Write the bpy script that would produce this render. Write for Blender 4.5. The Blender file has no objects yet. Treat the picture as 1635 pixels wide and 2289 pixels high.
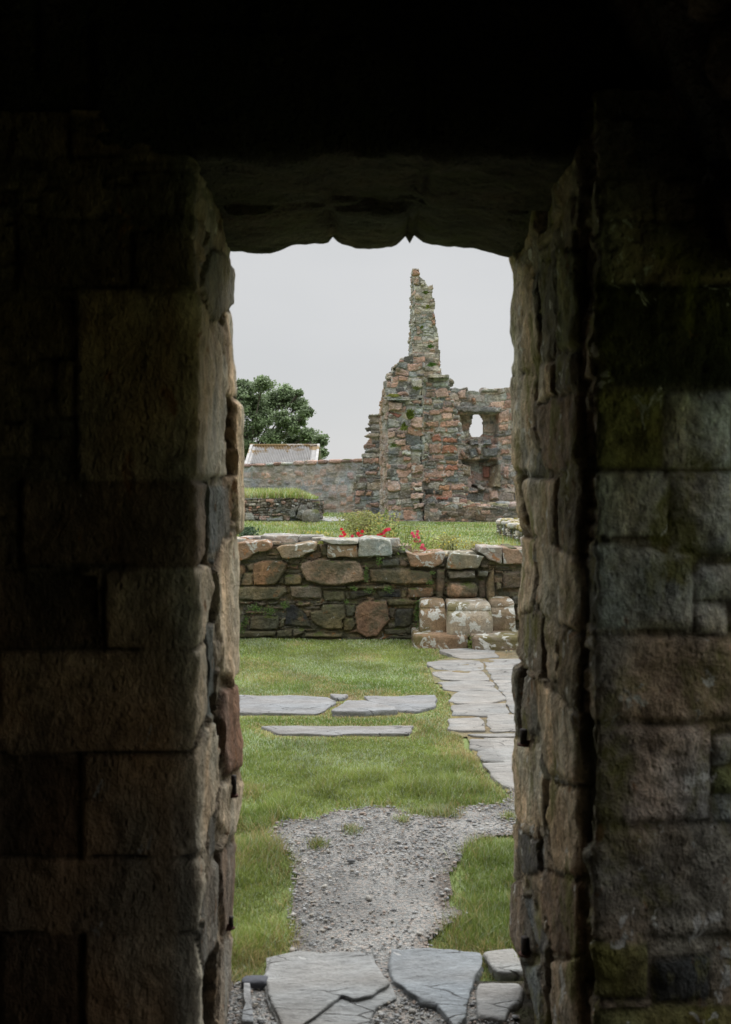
import bpy, math
import numpy as np
from mathutils import Vector
R = math.radians

# ------------------------------------------------------------------ camera, world, sun
sc = bpy.context.scene
F, CX, CY, EYE = 2225.0, 817.5, 1060.0, 1.6      # focal length and horizon measured in photo pixels
cam = bpy.data.cameras.new('camera'); co = bpy.data.objects.new('camera', cam)
sc.collection.objects.link(co); sc.camera = co
co.location = (0, 0, EYE); co.rotation_euler = (R(90), 0, 0)
cam.sensor_fit = 'VERTICAL'; cam.sensor_height = 36; cam.lens = 36*F/2289
cam.shift_y = -(1144.5-CY)/2289
cam.clip_start = 0.05; cam.clip_end = 3000
cam.dof.use_dof = True; cam.dof.focus_distance = 13.0; cam.dof.aperture_fstop = 6.0
sc.view_settings.view_transform = 'Standard'; sc.view_settings.look = 'None'
sc.view_settings.exposure = 0.0; sc.view_settings.gamma = 1
sc.cycles.use_denoising = True
try: sc.cycles.denoiser = 'OPENIMAGEDENOISE'
except Exception: pass
sc.cycles.max_bounces = 8; sc.cycles.diffuse_bounces = 5
SUN_EL, SUN_AZ = R(46), R(20)                     # azimuth from +Y towards +X
W = bpy.data.worlds.new('World'); sc.world = W; W.use_nodes = True
nt = W.node_tree; nd = nt.nodes; lk = nt.links
for n in list(nd): nd.remove(n)
out = nd.new('ShaderNodeOutputWorld'); bg = nd.new('ShaderNodeBackground'); bg.inputs[1].default_value = 0.1
sky = nd.new('ShaderNodeTexSky'); sky.sky_type = 'NISHITA'; sky.sun_disc = False
sky.sun_elevation = SUN_EL; sky.sun_rotation = SUN_AZ
hs = nd.new('ShaderNodeHueSaturation'); hs.inputs['Saturation'].default_value = 0.3
mx = nd.new('ShaderNodeMix'); mx.data_type = 'RGBA'; mx.inputs[0].default_value = 0.86
tc = nd.new('ShaderNodeTexCoord'); nz = nd.new('ShaderNodeTexNoise'); nz.inputs['Scale'].default_value = 3.0
nz.inputs['Detail'].default_value = 3
mp = nd.new('ShaderNodeMapping'); mp.inputs['Scale'].default_value = (1, 1, 2.6)
cr = nd.new('ShaderNodeValToRGB')
cr.color_ramp.elements[0].position = .3; cr.color_ramp.elements[0].color = (.60, .612, .625, 1)
cr.color_ramp.elements[1].position = .72; cr.color_ramp.elements[1].color = (.67, .675, .68, 1)
ml = nd.new('ShaderNodeMix'); ml.data_type = 'RGBA'; ml.blend_type = 'MULTIPLY'; ml.inputs[0].default_value = 1
ml.inputs[7].default_value = (10, 10, 10, 1)
lk.new(tc.outputs['Generated'], mp.inputs[0]); lk.new(mp.outputs[0], nz.inputs['Vector'])
lk.new(nz.outputs[0], cr.inputs[0]); lk.new(cr.outputs[0], ml.inputs[6])
sxz = nd.new('ShaderNodeSeparateXYZ'); lk.new(tc.outputs['Generated'], sxz.inputs[0])      # overcast sky: zenith brighter than horizon
mr = nd.new('ShaderNodeMapRange'); mr.interpolation_type = 'SMOOTHSTEP'
for i_, v_ in enumerate((.22, .7, 10, 42)): mr.inputs[i_+1].default_value = v_
lk.new(sxz.outputs[2], mr.inputs[0]); cb = nd.new('ShaderNodeCombineColor')
for i_ in range(3): lk.new(mr.outputs[0], cb.inputs[i_])
lk.new(cb.outputs[0], ml.inputs[7])
lk.new(sky.outputs[0], hs.inputs['Color']); lk.new(hs.outputs[0], mx.inputs[6]); lk.new(ml.outputs[2], mx.inputs[7])
lk.new(mx.outputs[2], bg.inputs[0]); lk.new(bg.outputs[0], out.inputs[0])
sl = bpy.data.lights.new('sun', 'SUN'); so = bpy.data.objects.new('sun', sl); sc.collection.objects.link(so)
sl.energy = 2.4; sl.angle = R(45); sl.color = (1.0, 0.975, 0.94)
sd = Vector((math.sin(SUN_AZ)*math.cos(SUN_EL), math.cos(SUN_AZ)*math.cos(SUN_EL), math.sin(SUN_EL)))
so.rotation_euler = sd.to_track_quat('Z', 'Y').to_euler(); so.location = (0, 0, 30)

# ------------------------------------------------------------------ helpers
COL = sc.collection
def tag(o, label=None, cat=None, group=None, kind=None):
    if label: o['label'] = label
    if cat: o['category'] = cat
    if group: o['group'] = group
    if kind: o['kind'] = kind
    elif cat: o['kind'] = 'thing'
    return o
def empty(name, loc, label=None, cat=None, group=None):
    o = bpy.data.objects.new(name, None); COL.objects.link(o); o.location = loc
    o.empty_display_size = .1
    return tag(o, label, cat, group)
def P(px, py, Y):
    return np.array([(px-CX)*Y/F, Y, EYE+(CY-py)*Y/F])
def G(px, py, z=0.0):
    Y = (EYE-z)*F/(py-CY); return np.array([(px-CX)*Y/F, Y])
def hsh(ix, iy, seed):
    h = (ix.astype(np.int64)*374761393 + iy.astype(np.int64)*668265263 + seed*974634777) & 0xffffffff
    h = ((h ^ (h >> 13))*1274126177) & 0xffffffff
    h = ((h ^ (h >> 15))*2246822519) & 0xffffffff
    return ((h ^ (h >> 16)) & 0xffffff)/float(0xffffff)
def vn(x, y, seed=0):
    x = np.asarray(x, float); y = np.asarray(y, float)
    ix = np.floor(x); iy = np.floor(y); fx = x-ix; fy = y-iy
    fx = fx*fx*(3-2*fx); fy = fy*fy*(3-2*fy)
    a = hsh(ix, iy, seed); b = hsh(ix+1, iy, seed); c = hsh(ix, iy+1, seed); d = hsh(ix+1, iy+1, seed)
    return (a*(1-fx)+b*fx)*(1-fy)+(c*(1-fx)+d*fx)*fy
def fbm(x, y, seed=0, octs=4, gain=.5):
    s = 0; a = 1; t = 0
    for k in range(octs):
        s = s+a*vn(np.asarray(x)*2**k, np.asarray(y)*2**k, seed+k*17); t += a; a *= gain
    return s/t*2-1
def n3(p, sc_, seed, octs=3):
    x, y, z = p[:, 0]*sc_, p[:, 1]*sc_, p[:, 2]*sc_
    return (fbm(x+z*.37, y-z*.61, seed, octs)+fbm(y+x*.41, z+x*.23, seed+5, octs)+fbm(z-y*.3, x+y*.5, seed+9, octs))/1.8
def inpoly(x, y, poly):
    poly = np.asarray(poly); r = np.zeros(x.shape, bool); n = len(poly)
    for i in range(n):
        x0, y0 = poly[i]; x1, y1 = poly[(i+1) % n]
        if y0 == y1: continue
        c = ((y0 > y) != (y1 > y)) & (x < (x1-x0)*(y-y0)/(y1-y0)+x0)
        r ^= c
    return r
def pdist(x, y, poly):
    poly = np.asarray(poly); d = np.full(x.shape, 1e9); n = len(poly)
    for i in range(n):
        a = poly[i]; b = poly[(i+1) % n]; ab = b-a; L = max((ab**2).sum(), 1e-12)
        t = np.clip(((x-a[0])*ab[0]+(y-a[1])*ab[1])/L, 0, 1)
        d = np.minimum(d, np.hypot(x-a[0]-t*ab[0], y-a[1]-t*ab[1]))
    return d
def mesh_obj(name, V, quads=None, tris=None, mat=None, col=None, parent=None, smooth=True, base=None):
    V = np.asarray(V, float)
    off = np.array(parent_world(parent)) if parent is not None else (np.array(base) if base is not None else np.zeros(3))
    V = V-off
    q = np.zeros((0, 4), int) if quads is None or len(quads) == 0 else np.asarray(quads)
    t = np.zeros((0, 3), int) if tris is None or len(tris) == 0 else np.asarray(tris)
    me = bpy.data.meshes.new(name)
    me.vertices.add(len(V)); me.vertices.foreach_set('co', V.astype(np.float32).ravel())
    nl = len(q)*4+len(t)*3
    me.loops.add(nl); me.loops.foreach_set('vertex_index', np.concatenate([q.ravel(), t.ravel()]).astype(np.int32))
    me.polygons.add(len(q)+len(t))
    st = np.concatenate([np.arange(len(q))*4, len(q)*4+np.arange(len(t))*3]).astype(np.int32)
    me.polygons.foreach_set('loop_start', st)
    me.polygons.foreach_set('use_smooth', np.full(len(st), smooth))
    me.update(calc_edges=True)
    if col is not None:
        c = np.asarray(col, float)
        if c.ndim == 1: c = np.tile(c, (len(V), 1))
        if c.shape[1] == 3: c = np.hstack([c, np.ones((len(c), 1))])
        at = me.color_attributes.new('Col', 'FLOAT_COLOR', 'POINT'); at.data.foreach_set('color', c.astype(np.float32).ravel())
    if mat: me.materials.append(mat)
    o = bpy.data.objects.new(name, me); COL.objects.link(o)
    if parent is not None: o.parent = parent
    else: o.location = tuple(off)
    return o
def parent_world(p):
    v = np.zeros(3)
    while p is not None: v = v+np.array(p.location); p = p.parent
    return v
class MB:
    def __init__(s): s.V = []; s.Q = []; s.T = []; s.C = []; s.n = 0
    def add(s, V, Q=None, T=None, C=(1, 1, 1)):
        V = np.asarray(V, float); s.V.append(V)
        if Q is not None and len(Q): s.Q.append(np.asarray(Q)+s.n)
        if T is not None and len(T): s.T.append(np.asarray(T)+s.n)
        C = np.asarray(C, float); s.C.append(np.tile(C, (len(V), 1)) if C.ndim == 1 else C)
        s.n += len(V)
    def build(s, name, mat, parent=None, smooth=True, base=None):
        return mesh_obj(name, np.vstack(s.V), np.vstack(s.Q) if s.Q else None, np.vstack(s.T) if s.T else None, mat, np.vstack(s.C), parent, smooth, base)
def box(mb, x0, x1, y0, y1, z0, z1, c=(1, 1, 1)):
    V = [(x, y, z) for z in (z0, z1) for y in (y0, y1) for x in (x0, x1)]
    mb.add(V, [(0, 2, 3, 1), (4, 5, 7, 6), (0, 1, 5, 4), (2, 6, 7, 3), (0, 4, 6, 2), (1, 3, 7, 5)], None, c)
def tube(mb, pts, rad, n=6, c=(1, 1, 1), cap=True):
    pts = np.asarray(pts, float); m = len(pts); rad = np.broadcast_to(rad, (m,))
    T = np.gradient(pts, axis=0); T /= np.linalg.norm(T, axis=1)[:, None]+1e-9
    ref = np.array([0.31, .17, .93]); A = np.cross(T, ref); bad = np.linalg.norm(A, axis=1) < .2
    A[bad] = np.cross(T[bad], [1, 0, 0]); A /= np.linalg.norm(A, axis=1)[:, None]; B = np.cross(T, A)
    th = np.arange(n)*2*math.pi/n
    V = pts[:, None, :]+rad[:, None, None]*(np.cos(th)[None, :, None]*A[:, None, :]+np.sin(th)[None, :, None]*B[:, None, :])
    V = V.reshape(-1, 3); Q = []
    for i in range(m-1):
        for k in range(n): Q.append((i*n+k, i*n+(k+1) % n, (i+1)*n+(k+1) % n, (i+1)*n+k))
    Tt = []
    if cap:
        V = np.vstack([V, pts[0], pts[-1]])
        for k in range(n): Tt.append((m*n, (k+1) % n, k)); Tt.append((m*n+1, (m-1)*n+k, (m-1)*n+(k+1) % n))
    mb.add(V, Q, Tt, c)

# ------------------------------------------------------------------ materials
def newmat(name):
    m = bpy.data.materials.new(name); m.use_nodes = True
    for n in list(m.node_tree.nodes): m.node_tree.nodes.remove(n)
    return m
class NG:
    def __init__(s, m): s.t = m.node_tree
    def n(s, ty, **kw):
        o = s.t.nodes.new(ty)
        for k, v in kw.items(): setattr(o, k, v)
        return o
    def l(s, a, b): s.t.links.new(a, b)
    def noise(s, vec, scale, detail=4, rough=.55, dist=0):
        o = s.n('ShaderNodeTexNoise'); s.l(vec, o.inputs['Vector']); o.inputs['Scale'].default_value = scale
        o.inputs['Detail'].default_value = detail; o.inputs['Roughness'].default_value = rough; o.inputs['Distortion'].default_value = dist
        return o.outputs[0]
    def rng(s, v, a, b, c, d):
        o = s.n('ShaderNodeMapRange'); s.l(v, o.inputs[0])
        for i, x in enumerate((a, b, c, d)): o.inputs[i+1].default_value = x
        return o.outputs[0]
    def math(s, op, a, b):
        o = s.n('ShaderNodeMath', operation=op)
        for i, x in enumerate((a, b)):
            if isinstance(x, (int, float)): o.inputs[i].default_value = x
            else: s.l(x, o.inputs[i])
        return o.outputs[0]
    def mix(s, f, a, b, mode='MIX'):
        o = s.n('ShaderNodeMix', data_type='RGBA', blend_type=mode)
        for i, x in ((0, f), (6, a), (7, b)):
            if isinstance(x, (int, float)): o.inputs[i].default_value = x
            elif isinstance(x, tuple): o.inputs[i].default_value = tuple(x)+((1,) if len(x) == 3 else ())
            else: s.l(x, o.inputs[i])
        return o.outputs[2]
def m_stone(name, contrast=.35, sc_=1.0, lichen=.0, lichen_col=(.42, .42, .39), moss=0.0, moss_col=(.07, .085, .02),
            algae=0.0, algae_col=(.09, .10, .02), bump=.5, speck=.25, bdist=.006, stretch=(1, 1, 1), rough=.92, orange=0.0, drift=1.0, cracks=0.0):
    m = newmat(name); g = NG(m)
    tc = g.n('ShaderNodeTexCoord'); mp = g.n('ShaderNodeMapping'); mp.inputs['Scale'].default_value = stretch
    g.l(tc.outputs['Object'], mp.inputs[0]); v = mp.outputs[0]
    at = g.n('ShaderNodeAttribute', attribute_name='Col')
    a = g.noise(v, 7*sc_, 6, .62, .4); b = g.noise(v, 38*sc_, 5, .65); d = g.noise(v, 160*sc_, 3, .6)
    f = g.rng(a, .3, .7, 1-contrast, 1+contrast*.9); f2 = g.rng(b, .3, .7, 1-contrast*.8, 1+contrast*.8); f3 = g.rng(d, .3, .7, 1-speck, 1+speck)
    k = g.math('MULTIPLY', g.math('MULTIPLY', f, f2), f3)
    cc = g.n('ShaderNodeCombineColor')
    for i in range(3): g.l(k, cc.inputs[i])
    c = g.mix(1.0, at.outputs[0], cc.outputs[0], 'MULTIPLY')
    # warm / cool drift inside the stones
    w = g.rng(g.noise(v, 3.1*sc_, 3), .35, .65, 0, 1)
    c = g.mix(w, g.mix(1.0, c, (1+.12*drift, 1-.02*drift, 1-.16*drift), 'MULTIPLY'), g.mix(1.0, c, (1-.1*drift, 1-.01*drift, 1+.05*drift), 'MULTIPLY'))
    ck = None
    if cracks:
        m2 = g.n('ShaderNodeMapping'); m2.inputs['Scale'].default_value = (1.0, 2.6, 1); m2.inputs['Rotation'].default_value = (0, 0, .25); g.l(tc.outputs['Object'], m2.inputs[0])
        dn = g.n('ShaderNodeTexNoise'); dn.inputs['Scale'].default_value = 5; dn.inputs['Detail'].default_value = 5; g.l(m2.outputs[0], dn.inputs['Vector'])
        vm = g.n('ShaderNodeMix', data_type='RGBA'); vm.inputs[0].default_value = .12; g.l(m2.outputs[0], vm.inputs[6]); g.l(dn.outputs[1], vm.inputs[7])
        vo = g.n('ShaderNodeTexVoronoi', feature='DISTANCE_TO_EDGE'); vo.inputs['Scale'].default_value = 4.2; g.l(vm.outputs[2], vo.inputs['Vector'])
        e_ = g.rng(vo.outputs[0], 0, .022, 1, 0); ms = g.rng(g.noise(tc.outputs['Object'], 3.3, 3), .50, .58, 0, 1); ck = g.math('MULTIPLY', g.math('MULTIPLY', e_, ms), cracks)
        c = g.mix(ck, c, (.05, .048, .045))
    if orange:
        o1 = g.rng(g.noise(v, 9*sc_, 5, .6, .5), .66-orange*.2, .72-orange*.2, 0, .8); c = g.mix(o1, c, (.26, .115, .04))
    if algae:
        al = g.rng(g.noise(v, 4.3*sc_, 5, .65, .3), .62-algae*.3, .74-algae*.3, 0, .85); c = g.mix(al, c, algae_col)
    if lichen:
        l1 = g.rng(g.noise(v, 11*sc_, 6, .62, .6), .72-lichen*.28, .745-lichen*.28, 0, 1)
        l2 = g.rng(g.noise(v, 70*sc_, 3), .35, .6, .55, 1.0)
        c = g.mix(g.math('MULTIPLY', l1, l2), c, lichen_col)
    if moss:
        ge = g.n('ShaderNodeNewGeometry'); sx = g.n('ShaderNodeSeparateXYZ'); g.l(ge.outputs['Normal'], sx.inputs[0])
        up = g.rng(sx.outputs[2], .15, .75, 0, 1); mn = g.rng(g.noise(v, 6*sc_, 5, .65), .66-moss*.3, .78-moss*.3, 0, 1)
        c = g.mix(g.math('MULTIPLY', up, mn), c, moss_col)
    bs = g.n('ShaderNodeBsdfPrincipled'); g.l(c, bs.inputs['Base Color']); bs.inputs['Roughness'].default_value = rough
    bs.inputs['Specular IOR Level'].default_value = .25
    h = g.math('ADD', g.math('MULTIPLY', b, 1.0), g.math('MULTIPLY', d, .35))
    h = g.math('ADD', h, g.math('MULTIPLY', a, 1.6))
    pit = g.n('ShaderNodeTexVoronoi'); g.l(v, pit.inputs['Vector']); pit.inputs['Scale'].default_value = 34*sc_
    if ck is not None: h = g.math('SUBTRACT', h, g.math('MULTIPLY', ck, 1.5))
    h = g.math('ADD', h, g.math('MULTIPLY', g.rng(pit.outputs[0], 0, .28, -.45, 0), 1))
    bp = g.n('ShaderNodeBump'); bp.inputs['Strength'].default_value = bump; bp.inputs['Distance'].default_value = bdist*4
    g.l(h, bp.inputs['Height']); g.l(bp.outputs[0], bs.inputs['Normal'])
    o = g.n('ShaderNodeOutputMaterial'); g.l(bs.outputs[0], o.inputs[0])
    return m
def m_leaf(name, rough=.6, trans=.25, var=.3, sc_=3.0):
    m = newmat(name); g = NG(m)
    tc = g.n('ShaderNodeTexCoord'); at = g.n('ShaderNodeAttribute', attribute_name='Col')
    f = g.rng(g.noise(tc.outputs['Object'], sc_, 3), .3, .7, 1-var, 1+var)
    cc = g.n('ShaderNodeCombineColor')
    for i in range(3): g.l(f, cc.inputs[i])
    c = g.mix(1.0, at.outputs[0], cc.outputs[0], 'MULTIPLY')
    bs = g.n('ShaderNodeBsdfPrincipled'); g.l(c, bs.inputs['Base Color']); bs.inputs['Roughness'].default_value = rough
    bs.inputs['Specular IOR Level'].default_value = .2
    tr = g.n('ShaderNodeBsdfTranslucent'); g.l(c, tr.inputs[0]); ms = g.n('ShaderNodeMixShader'); ms.inputs[0].default_value = trans
    g.l(bs.outputs[0], ms.inputs[1]); g.l(tr.outputs[0], ms.inputs[2])
    o = g.n('ShaderNodeOutputMaterial'); g.l(ms.outputs[0], o.inputs[0])
    return m
def m_plain(name, rough=.6, metal=0.0, bump=.2, scale=60, var=.15):
    m = newmat(name); g = NG(m); tc = g.n('ShaderNodeTexCoord'); at = g.n('ShaderNodeAttribute', attribute_name='Col')
    nz_ = g.noise(tc.outputs['Object'], scale, 4); f = g.rng(nz_, .3, .7, 1-var, 1+var)
    cc = g.n('ShaderNodeCombineColor')
    for i in range(3): g.l(f, cc.inputs[i])
    c = g.mix(1.0, at.outputs[0], cc.outputs[0], 'MULTIPLY')
    bs = g.n('ShaderNodeBsdfPrincipled'); g.l(c, bs.inputs['Base Color']); bs.inputs['Roughness'].default_value = rough
    bs.inputs['Metallic'].default_value = metal
    bp = g.n('ShaderNodeBump'); bp.inputs['Strength'].default_value = bump; bp.inputs['Distance'].default_value = .004
    g.l(nz_, bp.inputs['Height']); g.l(bp.outputs[0], bs.inputs['Normal'])
    o = g.n('ShaderNodeOutputMaterial'); g.l(bs.outputs[0], o.inputs[0]); return m

M_jambL = m_stone('jamb_sandstone', .45, 1.3, lichen=.14, lichen_col=(.5, .46, .4), bump=.9, bdist=.006, stretch=(1, 1, .6), speck=.16, orange=.12)
M_jambR = m_stone('jamb_mossy_stone', .55, 1.5, lichen=.36, lichen_col=(.68, .67, .63), algae=.34, algae_col=(.2, .19, .05), bump=.9, bdist=.007, stretch=(1, 1, .7), speck=.2, orange=.1)
M_lintel = m_stone('lintel_stone', .4, 1.2, algae=.4, algae_col=(.06, .062, .025), bump=1.0, bdist=.009)
M_low = m_stone('low_wall_stone', .42, 1.0, lichen=.22, lichen_col=(.30, .30, .27), moss=.5, algae=.5, algae_col=(.075, .072, .045), bump=.8, bdist=.006, speck=.3, orange=.15)
M_cap = m_stone('coping_stone', .28, 1.0, lichen=.55, lichen_col=(.46, .46, .43), moss=.25, bump=.7, bdist=.005, speck=.2, orange=.3)
M_pier = m_stone('pier_stone', .3, .9, lichen=.6, lichen_col=(.5, .5, .46), moss=.15, moss_col=(.13, .11, .03), algae=.45, algae_col=(.12, .105, .04), bump=.5, bdist=.005)
M_ruin = m_stone('ruin_rubble', .36, .42, lichen=.42, lichen_col=(.46, .455, .43), moss=.5, moss_col=(.1, .11, .03), algae=.2, algae_col=(.13, .12, .07), bump=.9, bdist=.02, speck=.3)
M_harl = m_stone('harled_wall', .26, .35, lichen=.3, lichen_col=(.34, .34, .32), moss=.3, algae=.22, algae_col=(.15, .15, .09), bump=.8, bdist=.02, speck=.2)
M_slab = m_stone('paving_slate', .22, 1.0, lichen=.1, lichen_col=(.45, .45, .44), bump=.7, bdist=.003, stretch=(.6, 1.6, 1), speck=.16, rough=.8, drift=.3, cracks=.85)
M_leaf = m_leaf('leaf', .55, .3, .35, 1.2)
M_grass = m_leaf('grass_blade', .6, .25, .25, 2.0)
M_petal = m_leaf('petal', .6, .3, .12, 20)
M_bark = m_plain('bark', .9, 0, .6, 6, .35)
M_iron = m_plain('rusty_iron', .75, .3, .5, 90, .4)
M_peb = m_plain('pebble', .8, 0, .3, 150, .2)

# ------------------------------------------------------------------ masonry sheets
class Sheet:
    """a rubble face swept along a polyline, N = cross(T, E)"""
    def __init__(s, pts, E=(0, 0, 1), ds=.012, r=.03):
        s.pts = np.array(pts, float); s.E = np.array(E, float); s.ds = ds
        seg = np.diff(s.pts, axis=0); s.L = np.linalg.norm(seg, axis=1); s.T = seg/s.L[:, None]
        s.N = np.cross(s.T, s.E); s.s0 = np.concatenate([[0], np.cumsum(s.L)])
        n = int(s.s0[-1]/ds)+1; s.s = np.linspace(0, s.s0[-1], n)
        k = max(1, int(2*r/ds)) | 1; pad = k//2
        ss = s.s[:, None]; p = np.stack([np.interp(s.s, s.s0, s.pts[:, i]) for i in range(3)], 1)
        pe = np.vstack([p[0]-s.T[0]*ds*np.arange(pad, 0, -1)[:, None], p, p[-1]+s.T[-1]*ds*np.arange(1, pad+1)[:, None]])
        s.B = np.stack([np.convolve(pe[:, i], np.ones(k)/k, 'valid') for i in range(3)], 1)
        t = np.gradient(s.B, axis=0); t /= np.linalg.norm(t, axis=1)[:, None]+1e-12
        s.Nn = np.cross(t, s.E); s.Nn /= np.linalg.norm(s.Nn, axis=1)[:, None]+1e-12
    def at(s, px, py, seg):
        d = np.array([(px-CX)/F, 1, (CY-py)/F]); c = np.array([0, 0, EYE]); A = s.pts[seg]; N = s.N[seg]
        t = ((A-c) @ N)/(d @ N); Pt = c+t*d
        return s.s0[seg]+(Pt-A) @ s.T[seg], Pt @ s.E
    def poly(s, pts, seg):
        return [s.at(p[0], p[1], seg if not callable(seg) else seg(p[0], p[1])) for p in pts]

def relief(name, sh, e0, e1, mat, parent, seed, de=None, row=(.08, .2), asp=(1.2, 3.2), split=.35, joint=.03, prot=(-.01, .03), gap=.008,
           roll=.03, warp=.02, palette=None, mortar=(.1, .085, .065), stones=(), rough=.008, outline=None, holes=(), recess=(), back=.4,
           extra=None, colfun=None, wl=.35, flush=None, smin=None, base=None, mk=.4, tl=1.0, pw=.012):
    rs = np.random.RandomState(seed); de = de or sh.ds
    e = np.linspace(e0, e1, int((e1-e0)/de)+1); S, E = np.meshgrid(sh.s, e)
    Ls = sh.s[-1]
    Sw = S+warp*fbm(S/wl, E/wl, seed+1, 4)*1.6; Ew = E+warp*fbm(S/wl*.8+9, E/wl*.8, seed+2, 4)*1.6
    Ew = Ew+.10*(row[1]-row[0])*4*fbm(S/2.2, E*0+3, seed+3, 2)
    rows = [e0-.3]
    while rows[-1] < e1+.4: rows.append(rows[-1]+rs.uniform(*row))
    rows = np.array(rows); ri = np.clip(np.searchsorted(rows, Ew)-1, 0, len(rows)-2)
    b_s0 = []; b_s1 = []; b_e0 = []; b_e1 = []; sid = np.zeros(S.shape, int)
    for r_ in range(len(rows)-1):
        h = rows[r_+1]-rows[r_]; b = [-.4-rs.rand()*.5]
        while b[-1] < Ls+.4: b.append(b[-1]+h*rs.uniform(*asp))
        b = np.array(b); m = ri == r_; n0 = len(b_s0)
        if m.any(): sid[m] = n0+np.clip(np.searchsorted(b, Sw[m])-1, 0, len(b)-2)
        b_s0 += list(b[:-1]); b_s1 += list(b[1:]); b_e0 += [rows[r_]]*(len(b)-1); b_e1 += [rows[r_+1]]*(len(b)-1)
    b_s0, b_s1, b_e0, b_e1 = map(np.array, (b_s0, b_s1, b_e0, b_e1)); n = len(b_s0)
    ns_ = np.where(rs.rand(n) < split, rs.randint(2, 4, n), 1)
    sub = np.clip(((Ew-b_e0[sid])/(b_e1[sid]-b_e0[sid])*ns_[sid]).astype(int), 0, ns_[sid]-1)
    hh = (b_e1[sid]-b_e0[sid])/ns_[sid]; lo = b_e0[sid]+hh*sub
    gid = sid*4+sub
    dx = np.minimum(Sw-b_s0[sid], b_s1[sid]-Sw); dy = np.minimum(Ew-lo, lo+hh-Ew)
    rc = np.minimum(hh*.5, .07 if row[1] < .5 else .12)
    dxc = np.clip(dx, 0, rc); dyc = np.clip(dy, 0, rc)
    d = (dxc+dyc-np.hypot(dxc, dyc))/.586
    d = d+(.25*gap)*fbm(S*30, E*30, seed+4, 2)
    rr = rs.rand(n*4, 8)
    pal = np.array(palette if palette else [(.2, .17, .13)]); 
    pcol = pal[(rr[:, 0]*len(pal)).astype(int)]*(.75+.5*rr[:, 1])[:, None]
    pr = prot[0]+(prot[1]-prot[0])*rr[:, 2]
    cs = (b_s0+b_s1)/2; cE = (lo+hh/2)
    top = pr[gid]+(rr[:, 3][gid]-.5)*.25*np.clip(Sw-cs[sid], -.2, .2)+(rr[:, 4][gid]-.5)*.3*np.clip(Ew-cE, -.15, .15)
    t = np.clip((d-gap)/np.minimum(roll, hh*.35), 0, 1); prof = np.sqrt(np.clip(1-(1-t)**2, 0, 1))
    H = -joint+prof*(joint+top)
    Cc = pcol[gid]; mc = np.array(mortar)
    f = np.clip(t*4, 0, 1)[..., None]
    Cc = mc*(1-f)+Cc*f
    keep = np.ones(S.shape, bool)
    if outline is not None:
        keep = np.zeros(S.shape, bool)
        sm = S*(1-mk)+cs[sid]*mk+.03*fbm(S*4, E*4, seed+77, 3); em = E*(1-mk)+cE*mk+.03*fbm(S*4+5, E*4, seed+78, 3)
        for o_ in outline: keep |= inpoly(sm, em, o_) & inpoly(S, E, grow(o_, .5))
    for k, st in enumerate(stones):
        pl, colr, pt = st[:3]; ro = st[3] if len(st) > 3 else roll; pl = np.array(pl)
        i0, i1 = np.searchsorted(sh.s, [pl[:, 0].min()-.05, pl[:, 0].max()+.05]); j0, j1 = np.searchsorted(e, [pl[:, 1].min()-.05, pl[:, 1].max()+.05])
        if i1 <= i0 or j1 <= j0: continue
        sl_ = (slice(j0, j1), slice(i0, i1)); s_, e_ = S[sl_], E[sl_]
        w = min(warp, pw if row[1] < .6 and sh.ds < .02 else warp)
        sx = s_+w*.6*fbm(s_*9, e_*9, seed+50+k, 3); ex = e_+w*.6*fbm(s_*9+4, e_*9, seed+90+k, 3)
        ins = inpoly(sx, ex, pl); dd = pdist(sx, ex, pl); dd = np.where(ins, dd, -dd)
        m = dd > -gap*1.2
        mn = min(np.ptp(pl[:, 0]), np.ptp(pl[:, 1]))
        tt = np.clip(dd/min(ro, mn*.4), 0, 1); pf = np.sqrt(np.clip(1-(1-tt)**2, 0, 1))
        tp = pt+ tl*((rs.rand()-.5)*.1*(s_-pl[:, 0].mean())+(rs.rand()-.5)*.12*(e_-pl[:, 1].mean()))
        hN = -joint+pf*(joint+tp)
        jit = .88+.24*rs.rand()
        ff = np.clip(tt*5, 0, 1)[..., None]; cN = mc*(1-ff)+np.array(colr)*jit*ff
        H[sl_] = np.where(m, hN, H[sl_]); Cc[sl_] = np.where(m[..., None], cN, Cc[sl_])
        keep[sl_] |= dd > 0; t[sl_] = np.where(m, tt, t[sl_])
    H = H+rough*fbm(S/.11, E/.11, seed+6, 4)*1.4+rough*.5*fbm(S/.03, E/.03, seed+7, 3)
    if flush is not None: H = np.maximum(H, flush+rough*.6*fbm(S/.08, E/.08, seed+8, 3))
    for pl, dp in recess:
        sx = S+.05*fbm(S*3, E*3, seed+21, 3); ex = E+.05*fbm(S*3+7, E*3, seed+22, 3)
        ins = inpoly(sx, ex, pl); dd = np.where(ins, pdist(sx, ex, pl), 0)
        H = H-dp*np.clip(dd/.06, 0, 1)
    for pl in holes:
        sx = S+.05*fbm(S*4, E*4, seed+31, 3); ex = E+.05*fbm(S*4+7, E*4, seed+32, 3)
        keep &= ~inpoly(sx, ex, pl)
    if extra is not None: H = H+extra(S, E)
    if colfun is not None: Cc = colfun(S, E, Cc, t)
    Pn = sh.B[None, :, :]*(1-np.abs(sh.E))+sh.E*E[..., None]+sh.Nn[None]*H[..., None]
    ne, nsn = S.shape
    cell = keep[:-1, :-1] & keep[1:, :-1] & keep[:-1, 1:] & keep[1:, 1:]
    idx = np.arange(ne*nsn).reshape(ne, nsn)
    q = np.stack([idx[:-1, :-1], idx[:-1, 1:], idx[1:, 1:], idx[1:, :-1]], -1)
    Qf = q[cell]
    V = Pn.reshape(-1, 3); Cv = Cc.reshape(-1, 3)
    Q = [Qf]
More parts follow.
